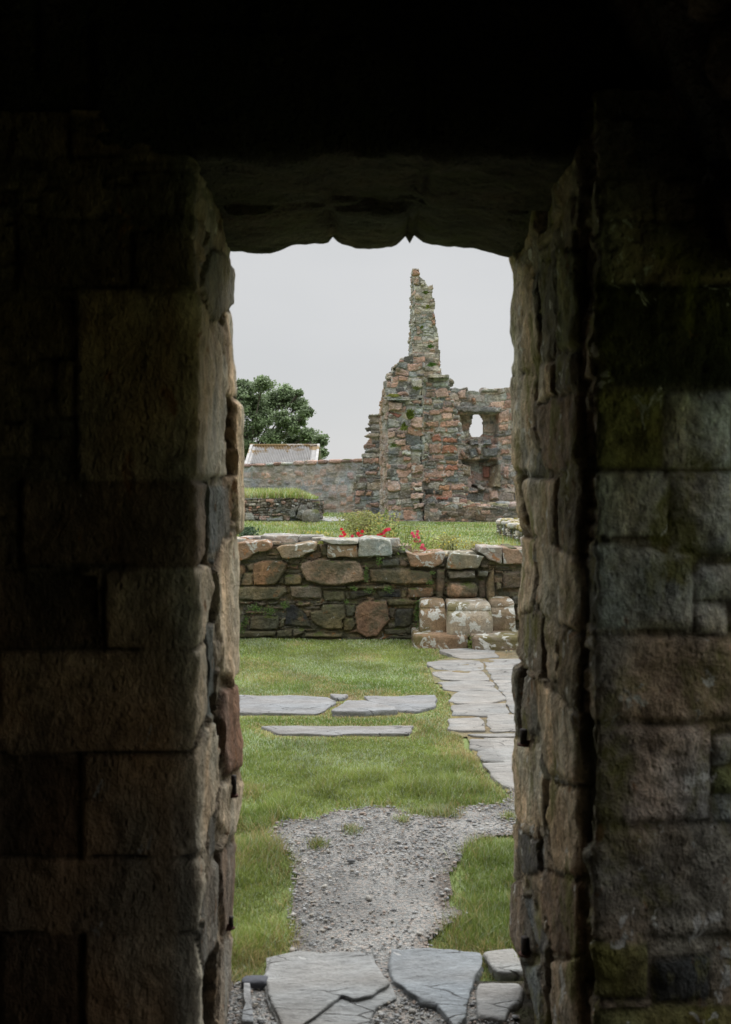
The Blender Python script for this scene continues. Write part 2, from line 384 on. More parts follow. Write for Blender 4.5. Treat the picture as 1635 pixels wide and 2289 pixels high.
    if back:
        Pb = sh.B[None, :, :]*(1-np.abs(sh.E))+sh.E*E[..., None]-sh.Nn[None]*back
        nv = ne*nsn; V = np.vstack([V, Pb.reshape(-1, 3)]); Cv = np.vstack([Cv, Cv*0+mc*.5+Cv*.5])
        Q.append(Qf[:, ::-1]+nv)
        cp = np.pad(cell, 1)
        for (dj, di, a, b) in ((-1, 0, 0, 1), (1, 0, 2, 3), (0, -1, 3, 0), (0, 1, 1, 2)):
            nb = cp[1+dj:1+dj+ne-1, 1+di:1+di+nsn-1]; bd = cell & ~nb; qq = q[bd]
            Q.append(np.stack([qq[:, b], qq[:, a], qq[:, a]+nv, qq[:, b]+nv], -1))
    Q = np.vstack(Q)
    used, inv = np.unique(Q.ravel(), return_inverse=True)
    return mesh_obj(name, V[used], inv.reshape(-1, 4), None, mat, Cv[used], parent, base=base)
def grow(poly, k):
    p = np.array(poly, float); c = p.mean(0); d = p-c; L = np.linalg.norm(d, axis=1)[:, None]+1e-6
    return c+d*(1+k*.5/L)

def slab_geo(mb, poly, O, U, V_, Wv, t, col, bevel=.012, res=.03, amp=.004, seed=0, edge=.01, tilt=(0, 0), top_amp=None):
    """irregular slab: outline in (U,V), front face at O+W*0, body going -W*t"""
    poly = np.array(poly, float); O, U, V_, Wv = map(lambda a: np.array(a, float), (O, U, V_, Wv))
    n = len(poly); pts = []
    for i in range(n):
        a, b = poly[i], poly[(i+1) % n]; k = max(1, int(np.linalg.norm(b-a)/res))
        for j in range(k): pts.append(a+(b-a)*j/k)
    pts = np.array(pts)
    pts = .12*np.roll(pts, 1, 0)+.76*pts+.12*np.roll(pts, -1, 0)
    c = pts.mean(0); dv = pts-c; L = np.linalg.norm(dv, axis=1)
    pts = c+dv*(1+edge*fbm(pts[:, 0]*9, pts[:, 1]*9, seed, 4)/L*1.5)[:, None]
    dv = pts-c; L = np.linalg.norm(dv, axis=1); m = len(pts)
    R_ = max(2, int(L.mean()/res)); rings = []
    for f in list(np.linspace(.02, 1, R_+1)[:-1]): rings.append((f, 0, 0.0))
    rings.append((1, -bevel*.6, 0)); rings.append((1, -bevel*.15, -bevel*.45)); rings.append((1, 0, -bevel*1.3))
    for f in np.linspace(0, 1, max(2, int(t/res)+1))[1:]: rings.append((1, 0, -bevel*1.3-(t-bevel*1.3)*f))
    out_ = []
    for f, off, w in rings:
        p = c+dv*(f*(1+off/L))[:, None]; q = O+p[:, :1]*U+p[:, 1:]*V_
        ta = amp if top_amp is None else top_amp
        ww = w+(ta*fbm(p[:, 0]*6, p[:, 1]*6, seed+3, 5)*1.6 if w > -bevel*2 else 0)+tilt[0]*(p[:, 0]-c[0])+tilt[1]*(p[:, 1]-c[1])
        q = q+Wv*np.asarray(ww).reshape(-1, 1) if np.ndim(ww) else q+Wv*ww
        if w <= -bevel:  # rough broken sides
            q = q+(dv/L[:, None])[:, :1]*U*(amp*2*fbm(p[:, 0]*12+w*30, p[:, 1]*12+w*50, seed+8, 3))[:, None]+(dv/L[:, None])[:, 1:]*V_*(amp*2*fbm(p[:, 0]*12+w*30, p[:, 1]*12+w*50, seed+8, 3))[:, None]
        out_.append(q)
    Vv = np.vstack(out_+[out_[0].mean(0)[None]]); Q = []; k = np.arange(m); k2 = (k+1) % m
    for r_ in range(len(rings)-1): Q.append(np.stack([r_*m+k, (r_+1)*m+k, (r_+1)*m+k2, r_*m+k2], -1))
    ci = len(Vv)-1; T = np.stack([np.full(m, ci), k, k2], -1)
    cc = np.array(col)*(1+.18*n3(Vv, 5, seed+2))[:, None]
    mb.add(Vv, np.vstack(Q), T, cc)
def rock(mb, c, size, col, seed=0, amp=.12, rot=0, box_=.55, n=14, flat=0):
    """boulder: rounded box with noise"""
    u = np.linspace(0, 2*math.pi, n*2, endpoint=False); v = np.linspace(-math.pi/2, math.pi/2, n)
    U, V2 = np.meshgrid(u, v)
    sg = lambda a: np.sign(a)*np.abs(a)**box_
    X = sg(np.cos(V2))*sg(np.cos(U)); Y = sg(np.cos(V2))*sg(np.sin(U)); Z = sg(np.sin(V2))
    p = np.stack([X, Y, Z], -1).reshape(-1, 3)
    p = p*(1+amp*n3(p+seed*3.1, 1.3, seed)[:, None]+amp*.35*n3(p+seed, 5, seed+4)[:, None])
    p = p*np.array(size)*.5; a = rot; p = np.stack([p[:, 0]*math.cos(a)-p[:, 1]*math.sin(a), p[:, 0]*math.sin(a)+p[:, 1]*math.cos(a), p[:, 2]], 1)+np.array(c)
    m = n*2; Q = []
    for j in range(n-1):
        k = np.arange(m); k2 = (k+1) % m; Q.append(np.stack([j*m+k, j*m+k2, (j+1)*m+k2, (j+1)*m+k], -1))
    mb.add(p, np.vstack(Q), None, np.array(col)*(1+.2*n3(p, 6, seed+1))[:, None])


# ------------------------------------------------------------------ the doorway we look through
YN, YF = 2.25, 3.12
door = empty('doorway_wall', (0, 2.7, 0), 'dark thick stone wall with a rough square-headed doorway framing the whole view', 'wall')
SAND, SAND2, SLATE, PINK, BRN = (.58, .475, .35), (.54, .45, .34), (.085, .085, .08), (.27, .17, .125), (.2, .165, .12)
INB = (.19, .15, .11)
shL = Sheet([(-1.8, YN, 0), (-.385, YN, 0), (-.406, YF, 0), (-2.6, YF, 0)], ds=.009, r=.035)
def sil(sh, tab, YY, x0, sgn, sc0, w0, w1, seg_s, off):
    E_ = np.array([EYE+(CY-y)*YY/F for y, x in tab])[::-1]; X_ = np.array([(x-CX)*YY/F for y, x in tab])[::-1]
    def f(S, E):
        d = sgn*(np.interp(E, E_, X_)-x0)+off
        a = np.clip((S-w0)/(w1-w0), 0, 1); b = np.clip((seg_s-S)/.12+1, 0, 1)
        return d*a*b
    return f
tabL = [(560, 518), (705, 516), (785, 520), (896, 525), (911, 535), (1007, 538), (1188, 537), (1205, 524), (1248, 524), (1410, 529), (1510, 530),
        (1610, 530), (1661, 540), (1762, 538), (1863, 526), (1963, 521), (2064, 515), (2114, 515), (2289, 513)]
c1, c2 = shL.s0[1], shL.s0[2]
sgL = lambda x, y: 0 if x < 437 else 1
PLl = [([(170, 648), (437, 652), (500, 800), (503, 900), (498, 1066), (437, 1068), (172, 1070)], SAND2, .012),
       ([(508, 700), (560, 696), (560, 886), (508, 888)], SAND2, .004), ([(508, 540), (560, 540), (560, 690), (508, 692)], (.3, .26, .2), -.012), ([(476, 560), (505, 566), (530, 600), (530, 680), (480, 720), (450, 640)], (.22, .2, .15), .01),
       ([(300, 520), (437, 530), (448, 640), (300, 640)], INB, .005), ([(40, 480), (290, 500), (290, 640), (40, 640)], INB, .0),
       ([(516, 898), (548, 900), (548, 1190), (517, 1192), (512, 1080)], SAND, .02),
       ([(48, 1076), (437, 1076), (456, 1080), (455, 1235), (446, 1262), (437, 1266), (48, 1262)], (.29, .21, .15), .014),
       ([(466, 1090), (508, 1088), (510, 1190), (500, 1230), (470, 1235)], (.14, .135, .12), -.005),
       ([(235, 1275), (437, 1273), (466, 1262), (469, 1330), (460, 1420), (437, 1446), (238, 1446)], SAND2, .012),
       ([(498, 1205), (540, 1200), (545, 1480), (515, 1520), (492, 1500), (486, 1300)], SAND, .016),
       ([(472, 1250), (484, 1250), (484, 1330), (472, 1340)], SLATE, -.012), ([(458, 1400), (482, 1400), (486, 1590), (455, 1610)], (.12, .12, .105), -.014),
       ([(0, 1455), (437, 1454), (456, 1430), (452, 1600), (444, 1630), (437, 1680), (0, 1684)], SAND2, .012),
       ([(497, 1545), (540, 1520), (545, 1700), (500, 1730), (492, 1640)], PINK, .012),
       ([(188, 1690), (437, 1690), (452, 1640), (476, 1612), (480, 1760), (468, 1840), (450, 1900), (437, 1912), (188, 1912)], SAND, .014),
       ([(490, 1752), (545, 1740), (545, 1850), (505, 1870), (485, 1830)], SAND2, .01),
       ([(462, 1840), (480, 1800), (484, 1900), (466, 1930)], (.15, .14, .12), -.01),
       ([(0, 1921), (437, 1921), (448, 1915), (456, 1990), (440, 2080), (0, 2084)], SAND2, .008),
       ([(456, 1980), (484, 1925), (486, 2080), (470, 2160), (452, 2170)], (.27, .24, .2), .004),
       ([(494, 1900), (545, 1870), (545, 2060), (500, 2090), (490, 1990)], (.24, .19, .15), .008),
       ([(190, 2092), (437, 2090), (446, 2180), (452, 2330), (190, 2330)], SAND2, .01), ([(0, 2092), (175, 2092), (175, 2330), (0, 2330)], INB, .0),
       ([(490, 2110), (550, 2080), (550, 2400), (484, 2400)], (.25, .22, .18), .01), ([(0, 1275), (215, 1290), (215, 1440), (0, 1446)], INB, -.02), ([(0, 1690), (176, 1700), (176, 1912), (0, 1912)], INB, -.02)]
CRL = [[(499, 885), (515, 895), (513, 1062), (500, 1066)], [(457, 1082), (467, 1082), (468, 1262), (456, 1262)], [(470, 1262), (487, 1262), (487, 1392), (471, 1392)], [(453, 1420), (470, 1400), (468, 1615), (452, 1600)],
       [(475, 1560), (491, 1545), (496, 1720), (482, 1738)], [(461, 1850), (468, 1845), (468, 1930), (461, 1930)], [(486, 1900), (494, 1910), (490, 2080), (484, 2080)], [(455, 2170), (486, 2110), (482, 2400), (454, 2400)]]
CRR = [[(1163, 1492), (1174, 1500), (1173, 1655), (1165, 1630)], [(1165, 1062), (1173, 1066), (1174, 1190), (1167, 1170)], [(1215, 1372), (1224, 1380), (1225, 1530), (1214, 1512)], [(1214, 1742), (1225, 1752), (1221, 1850), (1213, 1850)],
       [(1237, 820), (1243, 820), (1243, 885), (1238, 885)], [(1246, 1075), (1251, 1075), (1252, 1230), (1247, 1215)], [(1202, 600), (1208, 600), (1212, 800), (1203, 800)], [(1216, 2160), (1232, 2160), (1226, 2400), (1216, 2400)], [(1200, 1860), (1212, 1880), (1212, 1950), (1205, 1950)]]
stL = [(grow(shL.poly(p, sgL), .008), c, h*.5, .011) for p, c, h in PLl]+[(shL.poly(p, 1), (.07, .06, .05), -.07, .02) for p in CRL]
def cJ(S, E, C_, t):   # inner face: browner stone, with the room's shade put into its colour, up to a ragged line just short of the arris
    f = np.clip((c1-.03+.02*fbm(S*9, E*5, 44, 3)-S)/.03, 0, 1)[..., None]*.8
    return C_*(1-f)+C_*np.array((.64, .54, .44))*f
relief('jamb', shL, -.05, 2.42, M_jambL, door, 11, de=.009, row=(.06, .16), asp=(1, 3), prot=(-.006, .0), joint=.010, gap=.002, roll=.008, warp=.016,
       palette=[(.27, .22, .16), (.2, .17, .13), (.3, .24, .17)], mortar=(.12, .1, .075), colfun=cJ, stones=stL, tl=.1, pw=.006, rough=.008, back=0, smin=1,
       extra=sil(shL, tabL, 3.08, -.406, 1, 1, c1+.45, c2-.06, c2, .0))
shR = Sheet([(2.8, YF, 0), (.466, YF, 0), (.474, 2.24, 0), (.508, 2.235, 0), (.484, 2.12, 0), (1.9, 2.12, 0)], ds=.009, r=.03)
tabR = [(576, 1140), (604, 1146), (644, 1148), (664, 1144), (705, 1145), (805, 1145), (1007, 1148), (1057, 1148), (1087, 1153), (1158, 1165), (1198, 1173), (1238, 1171), (1410, 1163),
        (1450, 1155), (1490, 1148), (1510, 1146), (1591, 1151), (1631, 1151), (1711, 1149), (1812, 1150), (1913, 1151), (1963, 1146), (2013, 1143), (2074, 1145), (2124, 1158), (2165, 1176), (2215, 1180), (2289, 1188)]
GRN = (.24, .235, .10)
PRr = [([(1130, 560), (1185, 600), (1200, 680), (1203, 790), (1178, 830), (1130, 840)], SAND2), ([(1207, 580), (1238, 590), (1240, 800), (1215, 806)], (.2, .18, .13)),
       ([(1244, 560), (1292, 560), (1292, 770), (1250, 778)], GRN), ([(1130, 846), (1180, 836), (1197, 852), (1198, 1010), (1194, 1052), (1130, 1050)], SAND2),
       ([(1204, 815), (1237, 812), (1240, 880), (1205, 898)], SAND2), ([(1246, 792), (1292, 786), (1292, 872), (1246, 880)], (.24, .21, .15)),
       ([(1203, 908), (1250, 888), (1292, 880), (1292, 1030), (1240, 1050), (1212, 1046)], (.25, .19, .14)),
       ([(1172, 1068), (1244, 1072), (1246, 1180), (1235, 1215), (1175, 1188)], SAND2), ([(1140, 1060), (1163, 1068), (1166, 1170), (1140, 1130)], SAND2),
       ([(1252, 1062), (1292, 1060), (1292, 1236), (1252, 1244)], (.24, .2, .14)), ([(1196, 1203), (1240, 1222), (1292, 1252), (1292, 1410), (1235, 1385), (1195, 1345)], SAND2),
       ([(1140, 1196), (1190, 1212), (1190, 1345), (1160, 1440), (1140, 1440)], SAND), ([(1156, 1372), (1214, 1362), (1214, 1498), (1185, 1500), (1152, 1462)], (.25, .21, .16)),
       ([(1225, 1378), (1246, 1396), (1246, 1518), (1225, 1518)], SAND2), ([(1254, 1398), (1292, 1424), (1292, 1590), (1252, 1556)], (.25, .21, .15)),
       ([(1130, 1478), (1163, 1492), (1165, 1618), (1130, 1620)], (.22, .21, .18)), ([(1175, 1512), (1204, 1522), (1200, 1640), (1173, 1640)], (.22, .2, .17)),
       ([(1208, 1524), (1292, 1600), (1292, 1756), (1225, 1728), (1210, 1650)], SAND), ([(1130, 1642), (1204, 1662), (1214, 1750), (1212, 1850), (1165, 1836), (1130, 1790)], SAND),
       ([(1226, 1746), (1292, 1768), (1292, 1960), (1240, 1938), (1222, 1830)], SAND), ([(1162, 1846), (1214, 1892), (1214, 1948), (1172, 1955)], (.12, .12, .12)),
       ([(1130, 1800), (1158, 1850), (1160, 1960), (1130, 1970)], SAND2), ([(1130, 1985), (1165, 1966), (1190, 2060), (1195, 2128), (1165, 2136), (1130, 2120)], (.22, .18, .14)),
       ([(1175, 2000), (1190, 2012), (1230, 2108), (1225, 2138), (1206, 2120)], (.22, .22, .21)), ([(1216, 1944), (1292, 1974), (1292, 2138), (1238, 2128), (1210, 2010)], (.24, .18, .13)),
       ([(1180, 2154), (1205, 2162), (1215, 2330), (1192, 2330)], (.22, .22, .2)), ([(1236, 2150), (1292, 2144), (1292, 2400), (1226, 2400)], SAND2)]
GY = (.60, .58, .53)
PRf = [([(1318, 640), (1640, 640), (1640, 862), (1318, 862)], (.05, .05, .025)), ([(1318, 872), (1478, 872), (1478, 1045), (1318, 1045)], GRN), ([(1490, 880), (1640, 880), (1640, 1045), (1490, 1045)], GY),  # first block: shade under the vault put into its dark colour
       ([(1318, 1055), (1480, 1055), (1498, 1100), (1498, 1200), (1318, 1196)], GY), ([(1494, 1055), (1700, 1055), (1700, 1238), (1508, 1230)], GY),
       ([(1318, 1212), (1545, 1235), (1552, 1300), (1545, 1408), (1318, 1402)], (.58, .565, .525)), ([(1562, 1265), (1650, 1265), (1650, 1343), (1560, 1343)], GY), ([(1557, 1352), (1625, 1354), (1625, 1410), (1560, 1410)], GY),
       ([(1318, 1420), (1660, 1425), (1660, 1608), (1318, 1612)], (.42, .35, .29)), ([(1318, 1622), (1560, 1622), (1588, 1640), (1586, 1832), (1318, 1836)], (.45, .39, .35)),
       ([(1600, 1645), (1636, 1645), (1636, 1706), (1600, 1706)], GY), ([(1600, 1716), (1640, 1716), (1640, 1770), (1600, 1770)], GRN), ([(1600, 1780), (1640, 1780), (1640, 1832), (1600, 1832)], GY),
       ([(1318, 1846), (1645, 1846), (1645, 2092), (1318, 2096)], (.38, .32, .25)), ([(1318, 2108), (1448, 2110), (1444, 2232), (1318, 2230)], GRN), ([(1462, 2142), (1588, 2142), (1588, 2235), (1466, 2238)], SLATE),
       ([(1318, 2250), (1645, 2250), (1645, 2400), (1318, 2400)], GRN)]
stR = [(grow(shR.poly(p, 1), .009), c, .002*((k*7)%3), .011) for k, (p, c) in enumerate(PRr)]+[(grow(shR.poly(p, 4), .01), c, .008, .03) for p, c in PRf]+[(shR.poly(p, 1), (.07, .06, .05), -.07, .02) for p in CRR]
r1, r2 = shR.s0[1], shR.s0[2]
def exR(S, E):
    f = np.array([EYE+(CY-y)*3.08/F for y, x in tabR])[::-1]; X_ = np.array([(x-CX)*3.08/F for y, x in tabR])[::-1]
    d = -(np.interp(E, f, X_)-.466)
    return d*np.clip((S-r1)/.12+1, 0, 1)*np.clip((r1+.5-S)/.42, 0, 1)+(S > shR.s0[3])*(.010*fbm(S/.09, E/.06, 51, 4)+.006*fbm(S/.02, E/.02, 52, 2))
relief('jamb', shR, -.05, 2.42, M_jambR, door, 12, de=.009, row=(.06, .16), asp=(1, 3), prot=(-.006, .0), joint=.010, gap=.002, roll=.008, warp=.016,
       palette=[(.27, .23, .17), (.2, .18, .14), (.3, .25, .19)], mortar=(.12, .1, .075), stones=stR, tl=.1, pw=.006, rough=.010, back=0, extra=exR)
# lintel: wall face above, soffit, outer face
shT = Sheet([(0, YN, 4.0), (0, YN, 2.315), (0, YF, 2.315), (0, YF, 3.6)], E=(1, 0, 0), ds=.012, r=.04)
t1, t2 = shT.s0[1], shT.s0[2]
def LB(x0, x1, y0, y1, c, h): return ([(y0, x0), (y0, x1), (y1, x1), (y1, x0)], c, h, .03)
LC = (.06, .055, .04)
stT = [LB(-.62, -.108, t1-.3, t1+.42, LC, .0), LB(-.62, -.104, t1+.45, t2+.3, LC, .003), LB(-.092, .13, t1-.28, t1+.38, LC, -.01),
       LB(-.088, .128, t1+.42, t2+.28, LC, .004), LB(.15, .7, t1-.32, t1+.4, LC, .0), LB(.15, .7, t1+.43, t2+.3, LC, .003)]
tabT = [(518, 560), (555, 562), (600, 560), (655, 551), (705, 542), (742, 540), (754, 549), (790, 554), (856, 555), (880, 548), (892, 540), (916, 534), (935, 540), (960, 553), (1007, 555), (1057, 553), (1100, 565), (1145, 577)]
def exT(S, E):
    X_ = np.array([(x-CX)*3.1/F for x, y in tabT]); Z_ = np.array([EYE+(CY-y)*3.1/F for x, y in tabT])
    return (2.315-np.interp(E, X_, Z_))*np.clip((S-t1-.3)/.35, 0, 1)*np.clip((t2-S)/.2+1, 0, 1)
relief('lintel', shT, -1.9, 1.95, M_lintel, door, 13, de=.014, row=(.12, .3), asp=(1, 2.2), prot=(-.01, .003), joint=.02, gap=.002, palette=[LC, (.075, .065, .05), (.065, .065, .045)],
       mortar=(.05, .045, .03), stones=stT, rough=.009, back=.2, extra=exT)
mb = MB(); box(mb, -2.6, 2.8, 2.45, 2.95, 2.5, 4.6, (.2, .17, .13)); box(mb, -2.55, -.62, 2.46, 2.94, -.1, 2.49, (.2, .17, .13)); box(mb, .8, 2.75, 2.46, 2.94, -.1, 2.49, (.2, .17, .13)); mb.build('core', M_lintel, door, False)  # wall core; unseen upper part raised to keep sun out of the vault breach
# iron pintles of the lost door
def pintle(px, py, seg, sh, ph, w, dx):
    s_, e_ = sh.at(px, py, seg); i = np.searchsorted(sh.s, s_); b = sh.B[i].copy(); b[2] = e_; nrm = sh.N[seg]; T = sh.T[seg]
    m = MB(); c = (.035, .028, .024); a = b-nrm*.05; q = b+nrm*(.006+dx)
    tube(m, [a-[0, 0, ph*.5], q-[0, 0, ph*.5]], .011, 6, (.07, .03, .02)); tube(m, [q-[0, 0, ph*.55], q+[0, 0, ph*.5]], [w, w], 10, c)
    tube(m, [q-[0, 0, ph*.62], q-[0, 0, ph*.5]], [w*1.7, w*1.6], 10, (.08, .03, .018))
    return m.build('hinge_pintle', M_iron, door)
pintle(509, 1755, 1, shL, .055, .008, .012)
pintle(1186, 1645, 1, shR, .04, .011, .014)
pintle(1189, 2112, 1, shR, .045, .011, .014)
pintle(504, 2062, 1, shL, .03, .007, .01)
# the vaulted room behind the camera, open to daylight at its far end and through openings added for the light
room = empty('vaulted_room', (0, 0, 0), 'dark rubble vault inside the doorway, its rough stones faintly lit at the upper right', 'room')
shV = Sheet([(1.75, 0, -.05), (1.75, 0, 1.95), (.80, 0, 2.03), (.73, 0, 2.36), (.58, 0, 2.75), (.25, 0, 3.08), (-.4, 0, 3.15), (-1.1, 0, 2.75), (-1.6, 0, 2.0), (-1.6, 0, -.05)], E=(0, 1, 0), ds=.02, r=.03)
LIGHT_WIN = (.1, 1.88, .75, 1.9)      # unseen side window, added to light the right inner wall: y0, y1, z0, z1
def cV(S, E, C_, t):   # left half of the vault: stone colour darkened to cut bounced light and keep that side dim
    f = np.clip((S-4.1+.2*fbm(S*2, E*2, 4, 3))/.2, 0, 1)[..., None]
    return C_*(1-f)+C_*.3*f
relief('vault', shV, -1.0, 2.33, M_lintel, room, 14, de=.022, row=(.12, .3), asp=(1, 2.2), prot=(-.02, .05), joint=.06, roll=.05, gap=.01, warp=.04,
       palette=[(.42, .41, .38), (.33, .29, .23), (.46, .43, .37)], mortar=(.1, .085, .06), rough=.02, back=.08, holes=[[(LIGHT_WIN[2]+.05, LIGHT_WIN[0]), (LIGHT_WIN[3]+.05, LIGHT_WIN[0]), (LIGHT_WIN[3]+.05, LIGHT_WIN[1]), (LIGHT_WIN[2]+.05, LIGHT_WIN[1])], [(2.06, -.7), (2.84, -.7), (2.86, 1.95), (2.06, 1.95)]], colfun=cV)  # second hole: unseen breach in the vault, added to brighten the right wall
BW = -0.85
mb = MB(); box(mb, -2.2, 1.25, BW-.35, BW, -.1, 3.6, (.18, .15, .11)); box(mb, 1.7, 2.4, BW-.35, BW-.001, -.1, 3.6, (.18, .15, .11)); box(mb, 1.248, 1.702, BW-.35, BW-.002, 1.95, 3.6, (.18, .15, .11))
mb.build('end_wall', M_lintel, room, False)
mb = MB(); box(mb, -2.5, .72, -1.1, 2.4, 3.4, 3.8, (.18, .15, .11)); box(mb, .721, 2.5, 2.08, 2.44, 2.3, 3.8, (.18, .15, .11)); box(mb, -2.5, -1.9, -1.05, 2.5, -.1, 3.41, (.18, .15, .11)); K = (.18, .15, .11); box(mb, 1.96, 2.06, -1.06, LIGHT_WIN[0], -.1, 3.405, K); box(mb, 1.96, 2.06, LIGHT_WIN[1], 2.5, -.1, 3.405, K); box(mb, 1.96, 2.06, LIGHT_WIN[0], LIGHT_WIN[1], -.1, LIGHT_WIN[2], K); box(mb, 1.96, 2.06, LIGHT_WIN[0], LIGHT_WIN[1], LIGHT_WIN[3], 3.405, K)
mb.build('shell', M_lintel, room, False)
mb = MB(); box(mb, -2.3, 2.2, -1.1, 3.13, -.2, .006, (.085, .075, .06)); tag(mb.build('room_floor', M_lintel, None, False), kind='structure')

# ------------------------------------------------------------------ ground
def g_poly(pts, o=(0, 0), k=1.0): return np.array([G(o[0]+x/k, o[1]+y/k) for x, y in pts])
z3 = lambda pts: g_poly(pts, (500, 1400), 2.388)
z4 = lambda pts: g_poly(pts, (480, 1780), 2.2556)
zf = lambda pts: g_poly(pts, (940, 1400), 5.687)
gravel = z4([(380, 850), (375, 700), (365, 600), (385, 450), (378, 330), (290, 240), (270, 190), (330, 130), (520, 118), (600, 80), (760, 60), (900, 62), (1000, 105), (1190, 120), (1210, 70),
             (1340, 50), (1450, 50), (1500, -60), (1700, -60), (1900, 210), (1530, 210), (1350, 225), (1275, 280), (1190, 400), (1185, 560), (1290, 600), (1200, 655), (1090, 760), (1150, 850), (1500, 1100), (1800, 1700), (-400, 1700), (60, 960), (270, 940)])
m = newmat('lawn_soil'); g = NG(m); tcn = g.n('ShaderNodeTexCoord'); v = tcn.outputs['Object']
a = g.noise(v, 1.1, 5, .6); b = g.noise(v, 14, 5, .65); d_ = g.noise(v, .16, 4, .6)
c = g.mix(g.rng(a, .38, .62, 0, 1), (.12, .17, .045), (.19, .235, .07)); c = g.mix(g.rng(b, .35, .65, 0, .6), c, (.12, .15, .045))
c = g.mix(g.rng(d_, .5, .65, 0, .5), c, (.22, .24, .09))
bs = g.n('ShaderNodeBsdfPrincipled'); g.l(c, bs.inputs['Base Color']); bs.inputs['Roughness'].default_value = .95
bp = g.n('ShaderNodeBump'); bp.inputs['Strength'].default_value = .8; bp.inputs['Distance'].default_value = .03; g.l(b, bp.inputs['Height']); g.l(bp.outputs[0], bs.inputs['Normal'])
o_ = g.n('ShaderNodeOutputMaterial'); g.l(bs.outputs[0], o_.inputs[0]); M_lawn = m
m = newmat('gravel_grit'); g = NG(m); tcn = g.n('ShaderNodeTexCoord'); v = tcn.outputs['Object']
vo = g.n('ShaderNodeTexVoronoi'); g.l(v, vo.inputs['Vector']); vo.inputs['Scale'].default_value = 130
vo2 = g.n('ShaderNodeTexVoronoi'); g.l(v, vo2.inputs['Vector']); vo2.inputs['Scale'].default_value = 55
sp = g.n('ShaderNodeSeparateColor'); g.l(vo.outputs['Color'], sp.inputs[0])
rp = g.n('ShaderNodeValToRGB'); g.l(sp.outputs[0], rp.inputs[0]); E_ = rp.color_ramp.elements
E_[0].color = (.13, .13, .13, 1); E_[1].color = (.26, .255, .25, 1); e1 = rp.color_ramp.elements.new(.5); e1.color = (.19, .19, .19, 1); e2 = rp.color_ramp.elements.new(.8); e2.color = (.25, .21, .19, 1)
at = g.n('ShaderNodeAttribute', attribute_name='Col')
c = g.mix(1.0, rp.outputs[0], at.outputs[0], 'MULTIPLY')
dm = g.rng(g.noise(v, 2.3, 5, .6), .36, .64, .75, 1.25); cc = g.n('ShaderNodeCombineColor'); [g.l(dm, cc.inputs[i]) for i in range(3)]
c = g.mix(1.0, c, cc.outputs[0], 'MULTIPLY')
bs = g.n('ShaderNodeBsdfPrincipled'); g.l(c, bs.inputs['Base Color']); bs.inputs['Roughness'].default_value = .85
bp = g.n('ShaderNodeBump'); bp.inputs['Strength'].default_value = .9; bp.inputs['Distance'].default_value = .008
g.l(g.math('SUBTRACT', 1.0, g.math('ADD', vo.outputs[0], vo2.outputs[0])), bp.inputs['Height']); g.l(bp.outputs[0], bs.inputs['Normal'])
o_ = g.n('ShaderNodeOutputMaterial'); g.l(bs.outputs[0], o_.inputs[0]); M_grit = m

def axis(a, b, f0, f1, d): return np.concatenate([np.linspace(-900, a, 14)[:-1], np.arange(a, f0, d*8), np.arange(f0, f1, d), np.arange(f1, b, d*8), np.linspace(b, 900, 14)])
gx = axis(-40, 40, -6, 8, .25); gy = axis(-8, 70, -2, 40, .25)
XX, YY = np.meshgrid(gx, gy)
def gz(x, y): return .018*fbm(np.asarray(x)/1.3, np.asarray(y)/1.3, 5, 3)*np.clip((np.asarray(y)-3.6)/1, 0, 1)-.008
ZZ = gz(XX, YY); i_ = np.arange(XX.size).reshape(XX.shape)
q = np.stack([i_[:-1, :-1], i_[:-1, 1:], i_[1:, 1:], i_[1:, :-1]], -1).reshape(-1, 4)
tag(mesh_obj('ground', np.stack([XX, YY, ZZ], -1).reshape(-1, 3), q, None, M_lawn, (1, 1, 1)), kind='structure')
# gravel path sheet (grit + trodden earth rim)
def patch(name, poly, z, mat, col, res=.03, rim=None, rimcol=None, wob=.03, hump=.01, clipy=None):
    x0, y0 = poly.min(0)-.15; x1, y1 = poly.max(0)+.15; xs = np.arange(x0, x1, res); ys = np.arange(y0, y1, res); X, Y = np.meshgrid(xs, ys)
    ins = inpoly(X+wob*fbm(X*6, Y*6, 3, 4), Y+wob*fbm(X*6+5, Y*6, 4, 4), poly)
    dd = pdist(X, Y, poly); Z = z+hump*fbm(X*2, Y*2, 8, 4)*np.clip(dd/.1, 0, 1)+.005*fbm(X*14, Y*14, 9, 2)
    i2 = np.arange(X.size).reshape(X.shape); k = ins[:-1, :-1] & ins[1:, 1:] & ins[1:, :-1] & ins[:-1, 1:]
    q = np.stack([i2[:-1, :-1], i2[:-1, 1:], i2[1:, 1:], i2[1:, :-1]], -1)[k]
    C_ = np.ones((X.size, 3))*np.array(col)
    if rim: 
        f = np.clip(1-dd.ravel()/rim+.5*fbm(X.ravel()*5, Y.ravel()*5, 6, 3), 0, 1)[:, None]; C_ = C_*(1-f)+np.array(rimcol)*f
    u, inv = np.unique(q.ravel(), return_inverse=True); Vv = np.stack([X.ravel(), Y.ravel(), Z.ravel()], 1)
    return tag(mesh_obj(name, Vv[u], inv.reshape(-1, 4), None, mat, C_[u]), kind='structure')
patch('gravel_path', gravel, .012, M_grit, (1.12, 1.14, 1.10), .02, .07, (.6, .5, .4))
flag_area = zf([(200, 430), (900, 290), (1300, 300), (1700, 440), (2200, 1100), (2300, 2300), (1180, 2180), (1000, 2090), (900, 1900), (760, 1770), (600, 1600), (560, 1450), (380, 1390), (330, 1200), (380, 1100),
                (340, 960), (300, 860), (180, 740), (90, 600), (80, 470)])
M_joint = m_stone('joint_moss', .3, 2, bump=.6, speck=.3)
patch('path_bedding', flag_area, .006, M_joint, (.16, .135, .085), .03, .12, (.19, .18, .08))
